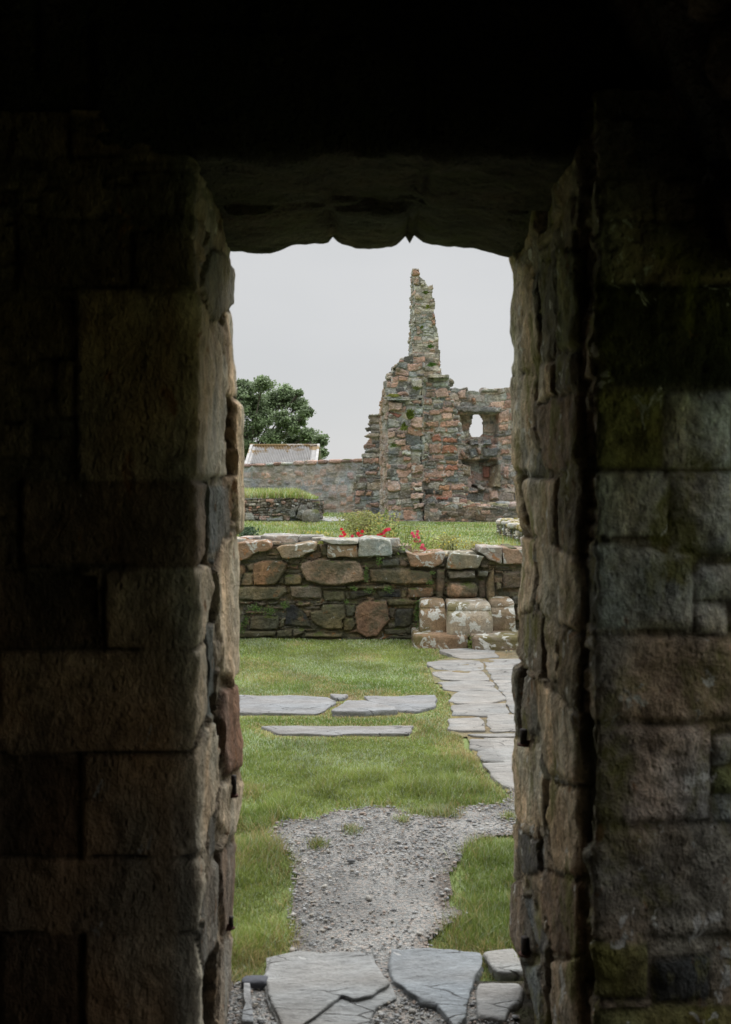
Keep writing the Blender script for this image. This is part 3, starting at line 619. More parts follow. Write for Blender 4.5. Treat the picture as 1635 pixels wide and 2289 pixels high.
# paving flags of the path
FL = [[(250, 318), (600, 302), (920, 317), (972, 408), (700, 432), (520, 430), (380, 370)], [(105, 472), (520, 452), (740, 452), (788, 560), (680, 585), (400, 585), (200, 560), (120, 520)],
      [(800, 447), (1190, 442), (1500, 450), (1560, 565), (862, 565)], [(160, 602), (430, 595), (795, 592), (872, 706), (500, 708), (280, 690)], [(875, 573), (1300, 575), (1600, 575), (1650, 705), (940, 705)],
      [(240, 730), (500, 717), (885, 718), (965, 828), (620, 843), (330, 820)], [(955, 713), (1350, 715), (1700, 718), (1760, 838), (1030, 842)], [(480, 862), (980, 840), (1045, 945), (900, 998), (500, 1003), (380, 970)],
      [(1055, 850), (1350, 850), (1780, 850), (1900, 1120), (1175, 1120), (1110, 960)], [(410, 1022), (700, 1010), (1060, 1010), (1120, 1110), (1100, 1138), (760, 1148), (440, 1148)],
      [(370, 1200), (740, 1182), (785, 1230), (815, 1350), (560, 1350), (378, 1330)], [(850, 1150), (1170, 1145), (1900, 1150), (1950, 1345), (980, 1355), (905, 1340), (890, 1260)],
      [(620, 1402), (1400, 1387), (1980, 1390), (1990, 1432), (700, 1430)], [(640, 1462), (830, 1470), (900, 1560), (740, 1610), (640, 1560)], [(750, 1622), (912, 1575), (1040, 1740), (800, 1742), (730, 1640)],
      [(860, 1455), (1400, 1458), (2050, 1460), (2150, 1748), (1062, 1748), (985, 1640)], [(810, 1778), (1400, 1770), (2150, 1775), (2250, 2180), (1180, 2085), (1040, 2050), (950, 1930)]]
mb = MB(); rs = np.random.RandomState(3)
for k, p in enumerate(FL):
    c = np.array((.225, .22, .208))*rs.uniform(.9, 1.08)
    slab_geo(mb, grow(zf(p), .036), (0, 0, .011+rs.uniform(0, .004)), (1, 0, 0), (0, 1, 0), (0, 0, 1), .05, c, bevel=.005, res=.035, amp=.004, seed=k, edge=.02)
tag(mb.build('flagstone_path', M_slab), kind='structure')
slab_outlines = [grow(zf(p), .012) for p in FL]
def slab_thing(pts, z, t, col, label, group, lam=None, amp=.005, seed=0, bevel=.012, res=.025, tilt=(0, 0), name='paving_slab', cat='slab', **k):
    mb = MB(); c = pts.mean(0)
    slab_geo(mb, pts, (0, 0, z), (1, 0, 0), (0, 1, 0), (0, 0, 1), t, col, bevel=bevel, res=res, amp=amp, seed=seed, edge=.014, tilt=tilt)
    if lam is not None: slab_geo(mb, lam, (0, 0, z+.011), (1, 0, 0), (0, 1, 0), (0, 0, 1), .02, np.array(col)*1.03, bevel=.006, res=res, amp=amp, seed=seed, edge=.016, tilt=tilt)
    o = mb.build(name, M_slab, base=(c[0], c[1], 0)); slab_outlines.append(pts)
    return tag(o, label, cat, group)
TH = 'threshold slabs of the doorway'
BLU = (.26, .265, .262)
slab_thing(z4([(250, 840), (420, 815), (560, 822), (800, 825), (835, 900), (885, 990), (915, 1050), (840, 1085), (800, 1140), (780, 1260), (340, 1260), (270, 1090), (240, 960)]), .022, .07, BLU,
           'large pale layered slab on the left of the doorway threshold', TH, lam=z4([(262, 850), (420, 824), (560, 830), (790, 833), (826, 900), (876, 988), (780, 1050), (690, 1075), (630, 1045), (560, 1130), (420, 1240), (345, 1240), (283, 1090), (252, 965)]), amp=.008, seed=41, res=.013, bevel=.006)
slab_thing(z4([(885, 808), (1000, 812), (1190, 815), (1340, 830), (1340, 890), (1300, 1010), (1270, 1180), (1220, 1230), (1110, 1100), (1040, 1085), (960, 1020), (905, 970), (893, 900)]), .028, .07, (.23, .25, .265),
           'bluish pointed slab in the middle of the doorway threshold', TH, amp=.008, seed=42, res=.013, bevel=.006)
slab_thing(z4([(1345, 815), (1510, 798), (1560, 880), (1575, 925), (1430, 930), (1370, 890)]), .024, .06, (.25, .25, .24), 'small wedge slab at the right end of the threshold, touching the lawn', TH, seed=43, amp=.007, res=.015)
slab_thing(z4([(1325, 972), (1430, 968), (1540, 975), (1555, 1010), (1500, 1090), (1470, 1180), (1320, 1150), (1310, 1040)]), .024, .06, (.25, .25, .245), 'small squarish slab at the bottom right corner of the threshold', TH, seed=44, amp=.007, res=.015)
slab_thing(z4([(148, 985), (180, 990), (200, 1200), (135, 1200)]), .03, .06, (.27, .28, .29), 'narrow upright sliver of slate beside the left jamb at the threshold', TH, seed=45, res=.01, bevel=.006)
mb = MB(); p = G(480+205/2.2556, 1780+975/2.2556); rock(mb, (p[0], p[1], .02), (.085, .05, .035), (.06, .065, .08), 3)
tag(mb.build('pebble', M_peb, base=(p[0], p[1], 0)), 'small dark blue-grey pebble beside the left threshold slab', 'pebble')
LG = 'slate slabs set across the lawn'
slab_thing(z3([(-200, 385), (70, 380), (420, 384), (560, 392), (602, 412), (575, 440), (500, 478), (70, 475), (-200, 470)]), .018, .07, (.2, .203, .206), 'long pale slate slab at the left of the row crossing the lawn', LG, seed=46, res=.03, bevel=.006)
slab_thing(z3([(660, 425), (750, 427), (920, 463), (922, 478), (760, 486), (590, 488), (578, 480)]), .045, .10, (.2, .2, .2), 'thick tilted slab with a broken dark front edge between the two long lawn slabs', LG, seed=47, res=.02, amp=.008, bevel=.015)
slab_thing(z3([(750, 385), (1130, 380), (1145, 430), (1030, 470), (930, 462), (850, 430), (772, 412)]), .018, .07, (.2, .202, .204), 'wide slate slab at the right end of the row crossing the lawn', LG, seed=48, res=.03, bevel=.006)
slab_thing(z3([(570, 382), (672, 380), (640, 400), (600, 403)]), .028, .05, (.2, .2, .2), 'smallest slab fragment behind the gap in the row crossing the lawn', LG, seed=49, res=.02)
slab_thing(z3([(205, 547), (290, 544), (640, 546), (1020, 546), (985, 588), (550, 592), (300, 585)]), .017, .08, (.2, .195, .19), 'long narrow kerb slab lying alone in the grass in front of the row', LG, seed=50, res=.02, bevel=.006)
patch('slab_soil', z3([(490, 392), (600, 372), (700, 372), (770, 400), (960, 455), (1100, 470), (960, 510), (580, 512), (480, 490)]), .001, M_joint, (.17, .14, .08), .02, .05, (.2, .17, .09), hump=.004)

# ------------------------------------------------------------------ gravel pebbles (one loose mass)
rs = np.random.RandomState(5)
ico = np.array([(0, 0, 1), (.894, 0, .447), (.276, .851, .447), (-.724, .526, .447), (-.724, -.526, .447), (.276, -.851, .447), (.724, .526, -.447), (-.276, .851, -.447), (-.894, 0, -.447), (-.276, -.851, -.447), (.724, -.526, -.447), (0, 0, -1)])
icoT = np.array([(0, 1, 2), (0, 2, 3), (0, 3, 4), (0, 4, 5), (0, 5, 1), (1, 6, 2), (2, 7, 3), (3, 8, 4), (4, 9, 5), (5, 10, 1), (2, 6, 7), (3, 7, 8), (4, 8, 9), (5, 9, 10), (1, 10, 6), (11, 7, 6), (11, 8, 7), (11, 9, 8), (11, 10, 9), (11, 6, 10)])
N = 70000; x = rs.uniform(-.62, .95, N); y = rs.uniform(2.85, 6.3, N)
keep = inpoly(x, y, gravel)
for s_ in slab_outlines: keep &= ~inpoly(x, y, grow(s_, -.012))
dens = .72+.6*fbm(x*2.2, y*2.2, 77, 3)-.75*np.exp(-((y-3.65)/.45)**2-((x-.05)/.3)**2)
keep &= rs.rand(N) < np.clip(dens, .12, 1)
x, y = x[keep], y[keep]; n = len(x)
sz = .0018+.0048*rs.rand(n)**3+.004*(rs.rand(n) < .04)+.007*(rs.rand(n) < .008)+.012*(rs.rand(n) < .0012)
ax = np.stack([sz*rs.uniform(.9, 1.6, n), sz*rs.uniform(.7, 1.1, n), sz*rs.uniform(.35, .6, n)], 1)
th = rs.rand(n)*6.28; V = ico[None]*(1+.22*(rs.rand(n, 12, 1)-.5))*ax[:, None]
V = np.stack([V[..., 0]*np.cos(th)[:, None]-V[..., 1]*np.sin(th)[:, None], V[..., 0]*np.sin(th)[:, None]+V[..., 1]*np.cos(th)[:, None], V[..., 2]], -1)
V += np.stack([x, y, .014+sz*.25], 1)[:, None]
pc = np.array([(.27, .27, .28), (.2, .2, .21), (.31, .31, .32), (.28, .22, .19), (.34, .32, .3), (.15, .15, .16), (.28, .25, .22), (.3, .3, .31)])
C_ = pc[rs.randint(0, 8, n)]*rs.uniform(.65, 1.2, (n, 1))*np.array((1.04, 1.06, 1.03))
tag(mesh_obj('gravel_stones', V.reshape(-1, 3), None, (icoT[None]+np.arange(n)[:, None, None]*12).reshape(-1, 3), M_peb, np.repeat(C_, 12, 0)),
    'loose mixed grey and pinkish pebbles covering the path outside the doorway', 'gravel', kind='stuff')

# ------------------------------------------------------------------ grass
def blades(name, x, y, z, h, w, col, mat, lean=.5, seed=0, parent=None, tipcol=1.15):
    rs = np.random.RandomState(seed); n = len(x); th = rs.rand(n)*6.283; le = rs.rand(n)**.7*lean*h; a2 = rs.rand(n)*6.283
    wd = np.stack([np.cos(th), np.sin(th), 0*th], 1)*(w/2)[:, None]; ld = np.stack([np.cos(a2)*le, np.sin(a2)*le, 0*le], 1)
    b = np.stack([x, y, z], 1); up = np.zeros((n, 3)); up[:, 2] = 1
    hh = (h*np.sqrt(np.clip(1-(le/h)**2*.6, .2, 1)))[:, None]
    v = np.stack([b-wd, b+wd, b+wd*.75+ld*.35+up*hh*.55, b-wd*.75+ld*.35+up*hh*.55, b+ld+up*hh], 1).reshape(-1, 3)
    k = np.arange(n)[:, None]*5; Q = np.hstack([k, k+1, k+2, k+3]); T = np.hstack([k+3, k+2, k+4])
    C_ = np.repeat(col, 5, 0).reshape(n, 5, 3); C_[:, :2] *= .8; C_[:, 4] *= tipcol
    return mesh_obj(name, v, Q, T, mat, C_.reshape(-1, 3), parent)
def gcol(n, x, y, rs, dry):
    g1 = np.array((.155, .235, .055)); g2 = np.array((.30, .355, .10)); g3 = np.array((.42, .48, .33)); yl = np.array((.48, .40, .20)); 
    f = np.clip(.5+.9*fbm(x*.9, y*.9, 31, 3)+rs.normal(0, .22, n), 0, 1)[:, None]
    c = g1*(1-f)+g2*f; k = (rs.rand(n) < .15+.25*(fbm(x*2, y*2, 35, 3) > .1))[:, None]; c = np.where(k, g3, c)
    d = (rs.rand(n) < dry)[:, None]; c = np.where(d, yl*rs.uniform(.7, 1.1, (n, 1)), c)
    return c*rs.uniform(.78, 1.2, (n, 1))
rs = np.random.RandomState(8)
N = 620000; y = 2.95+(9.75-2.95)*rs.rand(N)**1.15; x = rs.uniform(-1, 1, N)*(.35+.235*y)+.03*y
hgt_f = 1.0
keep = np.ones(N, bool)
wx, wy = x+.06*fbm(x*5, y*5, 61, 5), y+.08*fbm(x*5+3, y*5, 62, 5)
jx = np.abs(rs.normal(0, .03, N)); ga = rs.rand(N)*6.28; keep &= ~inpoly(wx+jx*np.cos(ga), wy+jx*np.sin(ga), gravel)

for s_ in slab_outlines: keep &= ~inpoly(x, y, grow(s_, -.03))
keep &= ~inpoly(wx, wy, grow(flag_area, -.1))
keep &= ~((y < 3.14) & (x > -.31)); keep &= ~((y < YF+.03) & (x > .3)); keep &= y > 3.08
keep &= ~((x > .45) & (y > 9.16)) & ~((x > .98) & (y > 8.97)); keep &= y < 9.72
x, y = x[keep], y[keep]
dmin = np.full(len(x), 9.)
for s_ in slab_outlines: dmin = np.minimum(dmin, pdist(x, y, s_))
dg = np.minimum(pdist(x, y, gravel), 9)
wl_ = np.exp(-((dmin)/.10)**2)*.55
patchy = np.clip((fbm(x*1.6, y*1.6, 71, 3)-.3)*1.8, 0, .35)
dry = np.clip(.05+wl_+patchy+.25*np.exp(-(dg/.06)**2), 0, .85)
thin = np.clip(1-.45*np.exp(-(dmin/.04)**2)-.65*np.exp(-(dg/.09)**2), .12, 1)*np.clip(1.15-.9*np.clip(fbm(x*2.4, y*2.4, 88, 3)-.25, 0, 1)*2, .3, 1)
kk = rs.rand(len(x)) < thin; x, y, dry, dmin, dg = x[kk], y[kk], dry[kk], dmin[kk], dg[kk]
n = len(x); tuft = np.clip(.5+.9*fbm(x*5, y*5, 81, 3), 0, 1)
near = np.clip(1.25-dg*1.2, .0, 1)
h = (.014+.015*tuft+.055*near*tuft**2)*rs.uniform(.6, 1.35, n)*np.where(y < 3.9, 1.35, 1.0)*np.clip(.55+dmin*5, .5, 1)
w = .0028+.0006*np.clip(y-3, 0, 9)
tag(blades('lawn_grass', x, y, gz(x, y)-.002, h, w*rs.uniform(.7, 1.2, n), gcol(n, x, y, rs, dry), M_grass, lean=.95, seed=9), 'short green lawn grass with yellowed edges between the doorway and the low wall', 'grass', kind='stuff')
# small tufts standing in the gravel
def tuft_pts(cx, cy, r, n, rs): 
    a = rs.rand(n)*6.28; q = r*np.sqrt(rs.rand(n))*np.abs(rs.normal(.8, .35, n)); return cx+q*np.cos(a), cy+q*np.sin(a)*1.4
TU = [((520, 262), .045, 260, 'loose grass tuft growing alone near the left edge of the gravel'), ((690, 190), .05, 200, 'flat tuft of sparse grass at the top left of the gravel'),
      ((950, 135), .04, 150, 'small dry tuft in the gravel just below the middle of the lawn edge'), ((1100, 95), .05, 300, 'spreading tuft on the gravel below the right part of the lawn edge'), ((1490, 120), .04, 200, 'little tuft in the gravel near the right jamb')]
for k, (c, r_, n, lab) in enumerate(TU):
    p = z4([c])[0]; tx, ty = tuft_pts(p[0], p[1], r_, n, rs)
    o = blades('grass_tuft', tx, ty, tx*0+.008, .035*rs.uniform(.5, 1.2, n), np.full(n, .003), gcol(n, tx, ty, rs, .3), M_grass, 1.1, 20+k)
    tag(o, lab, 'grass tuft', 'grass tufts in the gravel')
# meadow beyond the low wall
N = 150000; y = 10.45+(40-10.45)*rs.rand(N)**1.2; x = rs.uniform(-.22, .25, N)*y+rs.uniform(-.5, .5, N)
track = np.abs(y-(19.5+.25*(x-3)**2*.5)) < .0
k = (rs.rand(N) < np.clip(1.2-(x > 1.4)*.55*(y > 14), .2, 1)) & ~((y > 33.2) & (x > .3))
x, y = x[k], y[k]; n = len(x)
hh = (.05+.07*np.clip(fbm(x*.8, y*.8, 91, 3)+.4, 0, 1))*rs.uniform(.5, 1.3, n)*np.where(x > .02*y+.3, .55, 1.2)
c = gcol(n, x, y, rs, np.clip(.08+.25*(fbm(x*.5, y*.7, 93, 3) > .15), 0, .5))
tag(blades('meadow_grass', x, y, gz(x, y), hh, .006+.0007*y, c, M_grass, .7, 12), 'green turf beyond the low wall running back to the ruins', 'grass', kind='stuff')
# tall weeds directly behind the low wall
N = 13000; x = rs.uniform(-2.2, 3, N); y = rs.uniform(10.35, 12.6, N)
hh = (.62+.42*np.clip(fbm(x*1.5, y*.7, 95, 3)+.35, 0, 1))*rs.uniform(.6, 1.2, N)*np.where(x > .9, .85, 1)*np.where((x < -.2), .8, 1)
c = gcol(N, x, y, rs, .45)*1.15
tag(blades('tall_weeds', x, y, gz(x, y), hh, .0045+.003*rs.rand(N), c, M_grass, .6, 13), 'tall seeding grass and yellow weeds growing behind the low wall', 'weeds', kind='stuff')

# ------------------------------------------------------------------ the low cloister wall in the middle distance
LWY = 9.63
lw = empty('low_wall', (0, LWY, 0), 'low wall of big brown rubble stones with lichen-covered capstones, standing across the lawn', 'wall')
shW = Sheet([(-3.6, LWY, 0), (3.6, LWY, 0)], ds=.0085, r=0)
zA = lambda pts: [shW.at(520+x/5.075, 1180+y/5.075, 0) for x, y in pts]
zB = lambda pts: [shW.at(840+x/4.921, 1180+y/4.921, 0) for x, y in pts]
BR1, BR2, BR3, GD, BLK, OLV, RED = (.21, .125, .07), (.19, .145, .095), (.155, .125, .09), (.095, .085, .066), (.032, .033, .034), (.11, .098, .055), (.25, .105, .065)
LA = [([(45, 400), (130, 430), (150, 480), (120, 560), (80, 650), (20, 640), (0, 420)], BR1, .03), ([(160, 430), (230, 400), (240, 480), (190, 480)], BR2, .01), ([(130, 510), (235, 505), (235, 650), (90, 650)], BR2, .02),
      ([(240, 400), (340, 370), (560, 370), (625, 400), (600, 470), (530, 590), (480, 635), (340, 645), (245, 650), (235, 520)], BR1, .05), ([(645, 430), (740, 430), (750, 470), (650, 475)], (.16, .09, .06), .0),
      ([(640, 485), (760, 480), (765, 520), (640, 525)], GD, -.01), ([(580, 545), (640, 530), (780, 535), (795, 580), (775, 640), (600, 645)], (.2, .16, .09), .03),
      ([(790, 400), (870, 370), (1020, 350), (1190, 375), (1400, 375), (1440, 400), (1480, 470), (1505, 590), (1420, 620), (1180, 650), (1000, 640), (850, 600), (800, 520), (770, 450)], (.23, .165, .115), .06),
      ([(-60, 665), (600, 660), (625, 720), (540, 800), (300, 820), (-60, 810)], (.13, .115, .075), .03), ([(645, 665), (860, 650), (1005, 665), (1015, 780), (1000, 800), (740, 800), (670, 780)], (.14, .12, .095), .03),
      ([(1015, 668), (1290, 660), (1295, 692), (1020, 696)], GD, .02), ([(1030, 712), (1270, 720), (1280, 830), (1050, 830)], OLV, .015), ([(1280, 725), (1310, 725), (1335, 800), (1300, 820)], OLV, .01),
      ([(1335, 720), (1590, 702), (1580, 760), (1370, 810), (1340, 790)], BLK, .01), ([(1300, 655), (1624, 655), (1800, 658), (1800, 700), (1600, 692), (1310, 695)], (.12, .1, .06), .03),
      ([(720, 855), (870, 840), (885, 870), (770, 890), (730, 880)], (.17, .12, .08), .03), ([(895, 870), (1060, 840), (1140, 850), (980, 880)], GD, .02), ([(790, 900), (1000, 885), (990, 930), (850, 930)], GD, .0),
      ([(610, 890), (680, 870), (700, 870), (820, 970), (900, 1130), (690, 1112), (600, 1105)], BLK, .01), ([(880, 950), (1010, 940), (1020, 870), (1270, 870), (1285, 1000), (1240, 1150), (1060, 1150), (960, 1100), (900, 1050)], OLV, .035),
      ([(1290, 880), (1390, 875), (1395, 950), (1370, 1000), (1290, 1000)], (.075, .075, .055), .01), ([(200, 1020), (300, 1000), (520, 1010), (525, 1080), (510, 1150), (350, 1160), (210, 1150)], (.1, .09, .06), .03),
      ([(-40, 940), (120, 950), (140, 1010), (130, 1080), (-40, 1090)], GD, .02), ([(-40, 830), (250, 830), (200, 862), (-40, 858)], (.13, .07, .05), .01), ([(270, 850), (350, 840), (390, 870), (320, 890)], GD, .02),
      ([(410, 845), (520, 835), (500, 870), (420, 872)], GD, .01), ([(1250, 1040), (1380, 1030), (1400, 1090), (1350, 1160), (1260, 1170)], OLV, .01), ([(535, 1050), (590, 1020), (580, 1120), (530, 1150)], OLV, .01),
      ([(30, 1170), (500, 1165), (480, 1230), (70, 1245)], OLV, .04), ([(500, 1165), (680, 1152), (680, 1240), (500, 1235)], OLV, .02), ([(700, 1150), (830, 1150), (790, 1210), (690, 1230)], BR3, .04), ([(830, 1195), (1240, 1200), (1240, 1245), (800, 1240)], OLV, .03),
      ([(1405, 890), (1480, 840), (1530, 822), (1745, 828), (1765, 930), (1785, 1040), (1700, 1140), (1640, 1225), (1520, 1245), (1420, 1180), (1395, 1000)], (.19, .12, .08), .04)
,      
      ([(200, 330), (260, 300), (380, 285), (540, 290), (560, 345), (400, 358), (220, 362)], BR3, -.01), ([(390, 285), (535, 283), (545, 310), (395, 312)], BR2, .01), ([(640, 365), (780, 365), (745, 412), (655, 412)], BR3, .0),
      ([(820, 350), (900, 280), (1010, 270), (1015, 330), (900, 368)], (.12, .085, .06), .0), ([(1000, 190), (1080, 190), (1100, 260), (1070, 320), (1010, 310)], BR3, .015)]
LBp = [([(75, 345), (130, 350), (250, 335), (265, 420), (60, 430)], (.1, .1, .085), .02), ([(275, 330), (350, 380), (365, 425), (270, 425)], (.14, .1, .07), .01),
       ([(-65, 455), (50, 458), (320, 452), (540, 470), (630, 490), (620, 605), (490, 620), (200, 615), (-55, 592)], (.19, .145, .09), .04), ([(350, 660), (630, 650), (640, 740), (600, 770), (370, 770)], (.19, .13, .085), .04),
       ([(10, 690), (270, 670), (275, 765), (40, 765)], BLK, .01), ([(282, 690), (345, 690), (345, 765), (282, 765)], (.12, .1, .06), .0), ([(665, 460), (765, 460), (762, 560), (740, 770), (665, 792)], (.11, .085, .06), .04),
       ([(785, 465), (1090, 465), (1095, 555), (805, 558)], (.2, .18, .15), .07), ([(780, 640), (830, 592), (1100, 592), (1130, 650), (1120, 740), (1080, 770), (820, 780), (772, 740)], (.24, .165, .11), .10, .06),
       ([(1120, 472), (1245, 477), (1225, 540), (1115, 535)], (.24, .25, .22), .06), ([(1225, 560), (1300, 430), (1312, 790), (1220, 790)], (.155, .12, .07), .04), ([(1130, 560), (1212, 560), (1212, 780), (1135, 780)], (.10, .07, .05), .0),
       ([(1400, 500), (1500, 480), (1640, 472), (1640, 660), (1410, 665)], (.13, .1, .075), .03), ([(1325, 600), (1390, 610), (1385, 680), (1330, 680)], (.17, .15, .1), .02), ([(1500, 760), (1650, 720), (1650, 840), (1500, 850)], GD, .02),
       ([(1540, 880), (1660, 880), (1660, 1040), (1535, 1020)], (.16, .1, .065), .02), ([(130, 785), (430, 790), (430, 850), (140, 860)], OLV, .03), ([(210, 890), (410, 880), (400, 1060), (320, 1100), (210, 1090)], (.05, .052, .045), .015),
       ([(80, 1110), (400, 1110), (400, 1170), (120, 1180)], GD, .0), ([(150, 870), (225, 880), (200, 990), (150, 980)], GD, .0), ([(1150, 405), (1235, 405), (1230, 440), (1160, 442)], BR3, .02)]
stW = [(grow(zA(p), .006), c, h, .016) for p, c, h in LA]+[(zB(q[0]),)+tuple(q[1:3])+((q[3],) if len(q) > 3 else (.016,)) for q in LBp]
prof_pts = [(-3.6, 1215), (-1.6, 1222), (-1.2, 1222), (-.05, 1213), (.31, 1222), (.45, 1244), (.75, 1246), (1.4, 1226), (3.6, 1226)]
outW = [(-3.7, -.2)]+[(x+3.6, EYE+(CY-y)*LWY/F) for x, y in [(x-3.6+3.6, y) for x, y in prof_pts]]+[(7.4, -.2)]
outW = [(-.2, -.2)]+[(x+3.6, EYE+(CY-y)*LWY/F) for x, y in prof_pts]+[(7.4, .8), (7.4, -.2)]
relief('rubble_face', shW, -.04, 1.0, M_low, lw, 101, de=.0085, row=(.02, .07), asp=(1.5, 5), prot=(-.03, .01), joint=.024, gap=.002, roll=.009, warp=.02, split=.4,
       palette=[GD, (.12, .1, .06), OLV, (.08, .075, .06), (.15, .11, .075)], mortar=(.10, .085, .06), stones=stW, rough=.008, outline=[outW], back=.55)
# capstones: real blocks lying on top, several deep
mb = MB()
def cap(pts, z, depth, col, seed, fwd=.05, amp=.008, bevel=.018):
    s_ = np.array(z(pts)); X = s_[:, 0]-3.6; Z = s_[:, 1]
    slab_geo(mb, np.stack([X, Z], 1), (0, LWY-fwd, 0), (1, 0, 0), (0, 0, 1), (0, -1, 0), depth, col, bevel=bevel, res=.022, amp=amp, seed=seed, edge=.012)
CG, CB = (.3, .295, .27), (.235, .15, .095)
cap([(-100, 190), (25, 200), (70, 160), (170, 150), (300, 152), (370, 145), (440, 165), (455, 235), (380, 260), (290, 265), (230, 300), (185, 345), (90, 378), (-60, 365)], zA, .33, CB, 201, .06)
cap([(495, 222), (560, 198), (760, 185), (870, 160), (950, 170), (950, 245), (850, 290), (790, 340), (620, 355), (570, 340), (545, 290)], zA, .36, (.25, .2, .14), 202, .07)
cap([(1090, 192), (1420, 188), (1425, 330), (1090, 330), (1075, 290)], zA, .3, (.22, .17, .12), 203, .05)
cap([(1000, 125), (1120, 122), (1250, 132), (1430, 147), (1430, 176), (1110, 180), (1070, 158)], zA, .34, (.3, .29, .26), 204, .08)
cap([(1445, 128), (1560, 118), (1700, 124), (1795, 145), (1800, 310), (1640, 325), (1430, 322)], zA, .4, (.27, .28, .255), 205, .07)
cap([(325, 258), (420, 290), (520, 292), (640, 262), (750, 255), (752, 285), (720, 390), (640, 432), (380, 422), (350, 330)], zB, .36, CB, 206, .06)
cap([(790, 340), (830, 275), (1000, 282), (1178, 305), (1110, 430), (1010, 442), (780, 440)], zB, .3, (.19, .175, .13), 207, .10)
cap([(1120, 195), (1180, 205), (1385, 212), (1385, 400), (1225, 350), (1180, 290), (1120, 262)], zB, .34, (.28, .235, .2), 208, .05)
cap([(1392, 214), (1500, 222), (1700, 232), (1700, 402), (1392, 400)], zB, .34, (.24, .16, .11), 209, .05)
cap([(1710, 225), (2300, 230), (2320, 400), (1710, 405)], zB, .4, (.22, .17, .12), 210, .05); cap([(-900, 180), (-120, 185), (-110, 360), (-880, 370)], zA, .4, (.22, .17, .12), 211, .04)
rs = np.random.RandomState(4)
def top_slab(px, py, wpx, Y, d, h, col, seed, rot=0):
    z = EYE+(CY-py)*Y/F; X = (px-CX)*Y/F; w = wpx*Y/F/2; a = rot
    pl = [(X+dx*math.cos(a)-dy*math.sin(a), Y+dx*math.sin(a)+dy*math.cos(a)) for dx, dy in ((-w, -d/2), (-w*.3, -d*.56), (w*.9, -d/2), (w*1.05, 0), (w*.8, d/2), (0, d*.55), (-w*.9, d*.42))]
    slab_geo(mb, pl, (0, 0, z), (1, 0, 0), (0, 1, 0), (0, 0, 1), h, col, bevel=.012, res=.03, amp=.008, seed=seed, edge=.02)
for k, (px, py, w, dY, d, h, c) in enumerate([(528, 1202, 44, .3, .3, .1, (.3, .27, .22)), (553, 1199, 26, .45, .2, .1, (.3, .23, .2)), (580, 1198, 34, .5, .25, .09, (.26, .22, .19)), (628, 1195, 88, .42, .3, .07, (.27, .25, .23)),
                        (695, 1196, 56, .45, .3, .09, (.25, .24, .22)), (720, 1200, 40, .3, .25, .08, (.28, .26, .22)), (612, 1209, 30, .25, .2, .08, (.24, .2, .15)), (712, 1209, 26, .22, .16, .08, (.22, .2, .15)), (782, 1202, 60, .45, .3, .08, (.3, .29, .25)), (850, 1203, 90, .42, .25, .1, (.26, .25, .22)),
                        (905, 1216, 34, .35, .3, .14, (.24, .2, .14)), (950, 1230, 60, .4, .3, .1, (.25, .21, .15)), (1000, 1232, 50, .42, .3, .1, (.27, .24, .18)), (1045, 1230, 66, .42, .3, .1, (.28, .25, .19)), (1100, 1222, 70, .42, .3, .1, (.3, .27, .2)), (1150, 1222, 60, .42, .3, .1, (.3, .25, .2)), (1010, 1236, 40, .22, .2, .07, (.3, .25, .15))]):
    top_slab(px, py, w, LWY+dY, d, h+.06, c, 300+k, rs.uniform(-.1, .1))
for k in range(60):   # outside the picture the wall goes on
    X = rs.choice([rs.uniform(-3.6, -1.45), rs.uniform(1.6, 3.6)]); rock(mb, (X, LWY+.1+rs.rand()*.5, .9), (rs.uniform(.15, .35), rs.uniform(.15, .3), .14), (.25, .22, .17), k)
mb.build('capstones', M_cap, lw)

# carved pier base built into the wall
pb = empty('pier_base', (1.05, 9.3, 0), 'moulded pier base with white lichen, against the low wall beside the flagstone path', 'pier base')
def moulded(name, x0, x1, yf, yb, lv, col, seed, label=None):
    """lv: (z, side inset, front inset)"""
    mb = MB(); n = 56; th = np.linspace(0, 2*math.pi, n, endpoint=False); rings = []
    sg = lambda a, p: np.sign(a)*np.abs(a)**p
    zz = np.array([l[0] for l in lv]); si = np.array([l[1] for l in lv]); fi = np.array([l[2] for l in lv]); u = np.linspace(0, 1, len(lv)); uu = np.linspace(0, 1, 30)
    zz, si, fi = (np.interp(uu, u, a) for a in (zz, si, fi))
    for z, s_, f_ in zip(zz, si, fi):
        cx, cy = (x0+x1)/2, (yf+yb)/2; hx = (x1-x0)/2-s_; hy = (yb-yf)/2
        x = cx+hx*sg(np.cos(th), .13); y = cy+hy*sg(np.sin(th), .13); y = np.where(y < cy, y+f_, y)
        rings.append(np.stack([x, y, np.full(n, z)], 1))
    V = np.vstack(rings); nn = n3(V, 9, seed)[:, None]; c = np.array([(x0+x1)/2, (yf+yb)/2, 0]); dv = V-c; dv[:, 2] = 0; dv /= np.linalg.norm(dv, axis=1)[:, None]
    V = V+dv*(nn*.007+.006*n3(V, 28, seed+1)[:, None]); Q = []; k = np.arange(n); k2 = (k+1) % n
    for r_ in range(len(rings)-1): Q.append(np.stack([r_*n+k, r_*n+k2, (r_+1)*n+k2, (r_+1)*n+k], -1))
    top = V[-n:]; ci = len(V); inner = top.mean(0)+(top-top.mean(0))*.5+[0, 0, .006]; V = np.vstack([V, inner, inner.mean(0)])
    Q.append(np.stack([ci-n+k, ci-n+k2, ci+k2, ci+k], -1)); T = np.stack([ci+k, ci+k2, np.full(n, ci+n)], -1)
    mb.add(V, np.vstack(Q), T, np.array(col)*(1+.15*n3(V, 6, seed+4))[:, None]); o = mb.build(name, M_pier, pb)
    if label: o['label'] = label
    return o
XB = lambda x, Y: (840+x/4.921-CX)*Y/F
TAN = (.21, .165, .115)
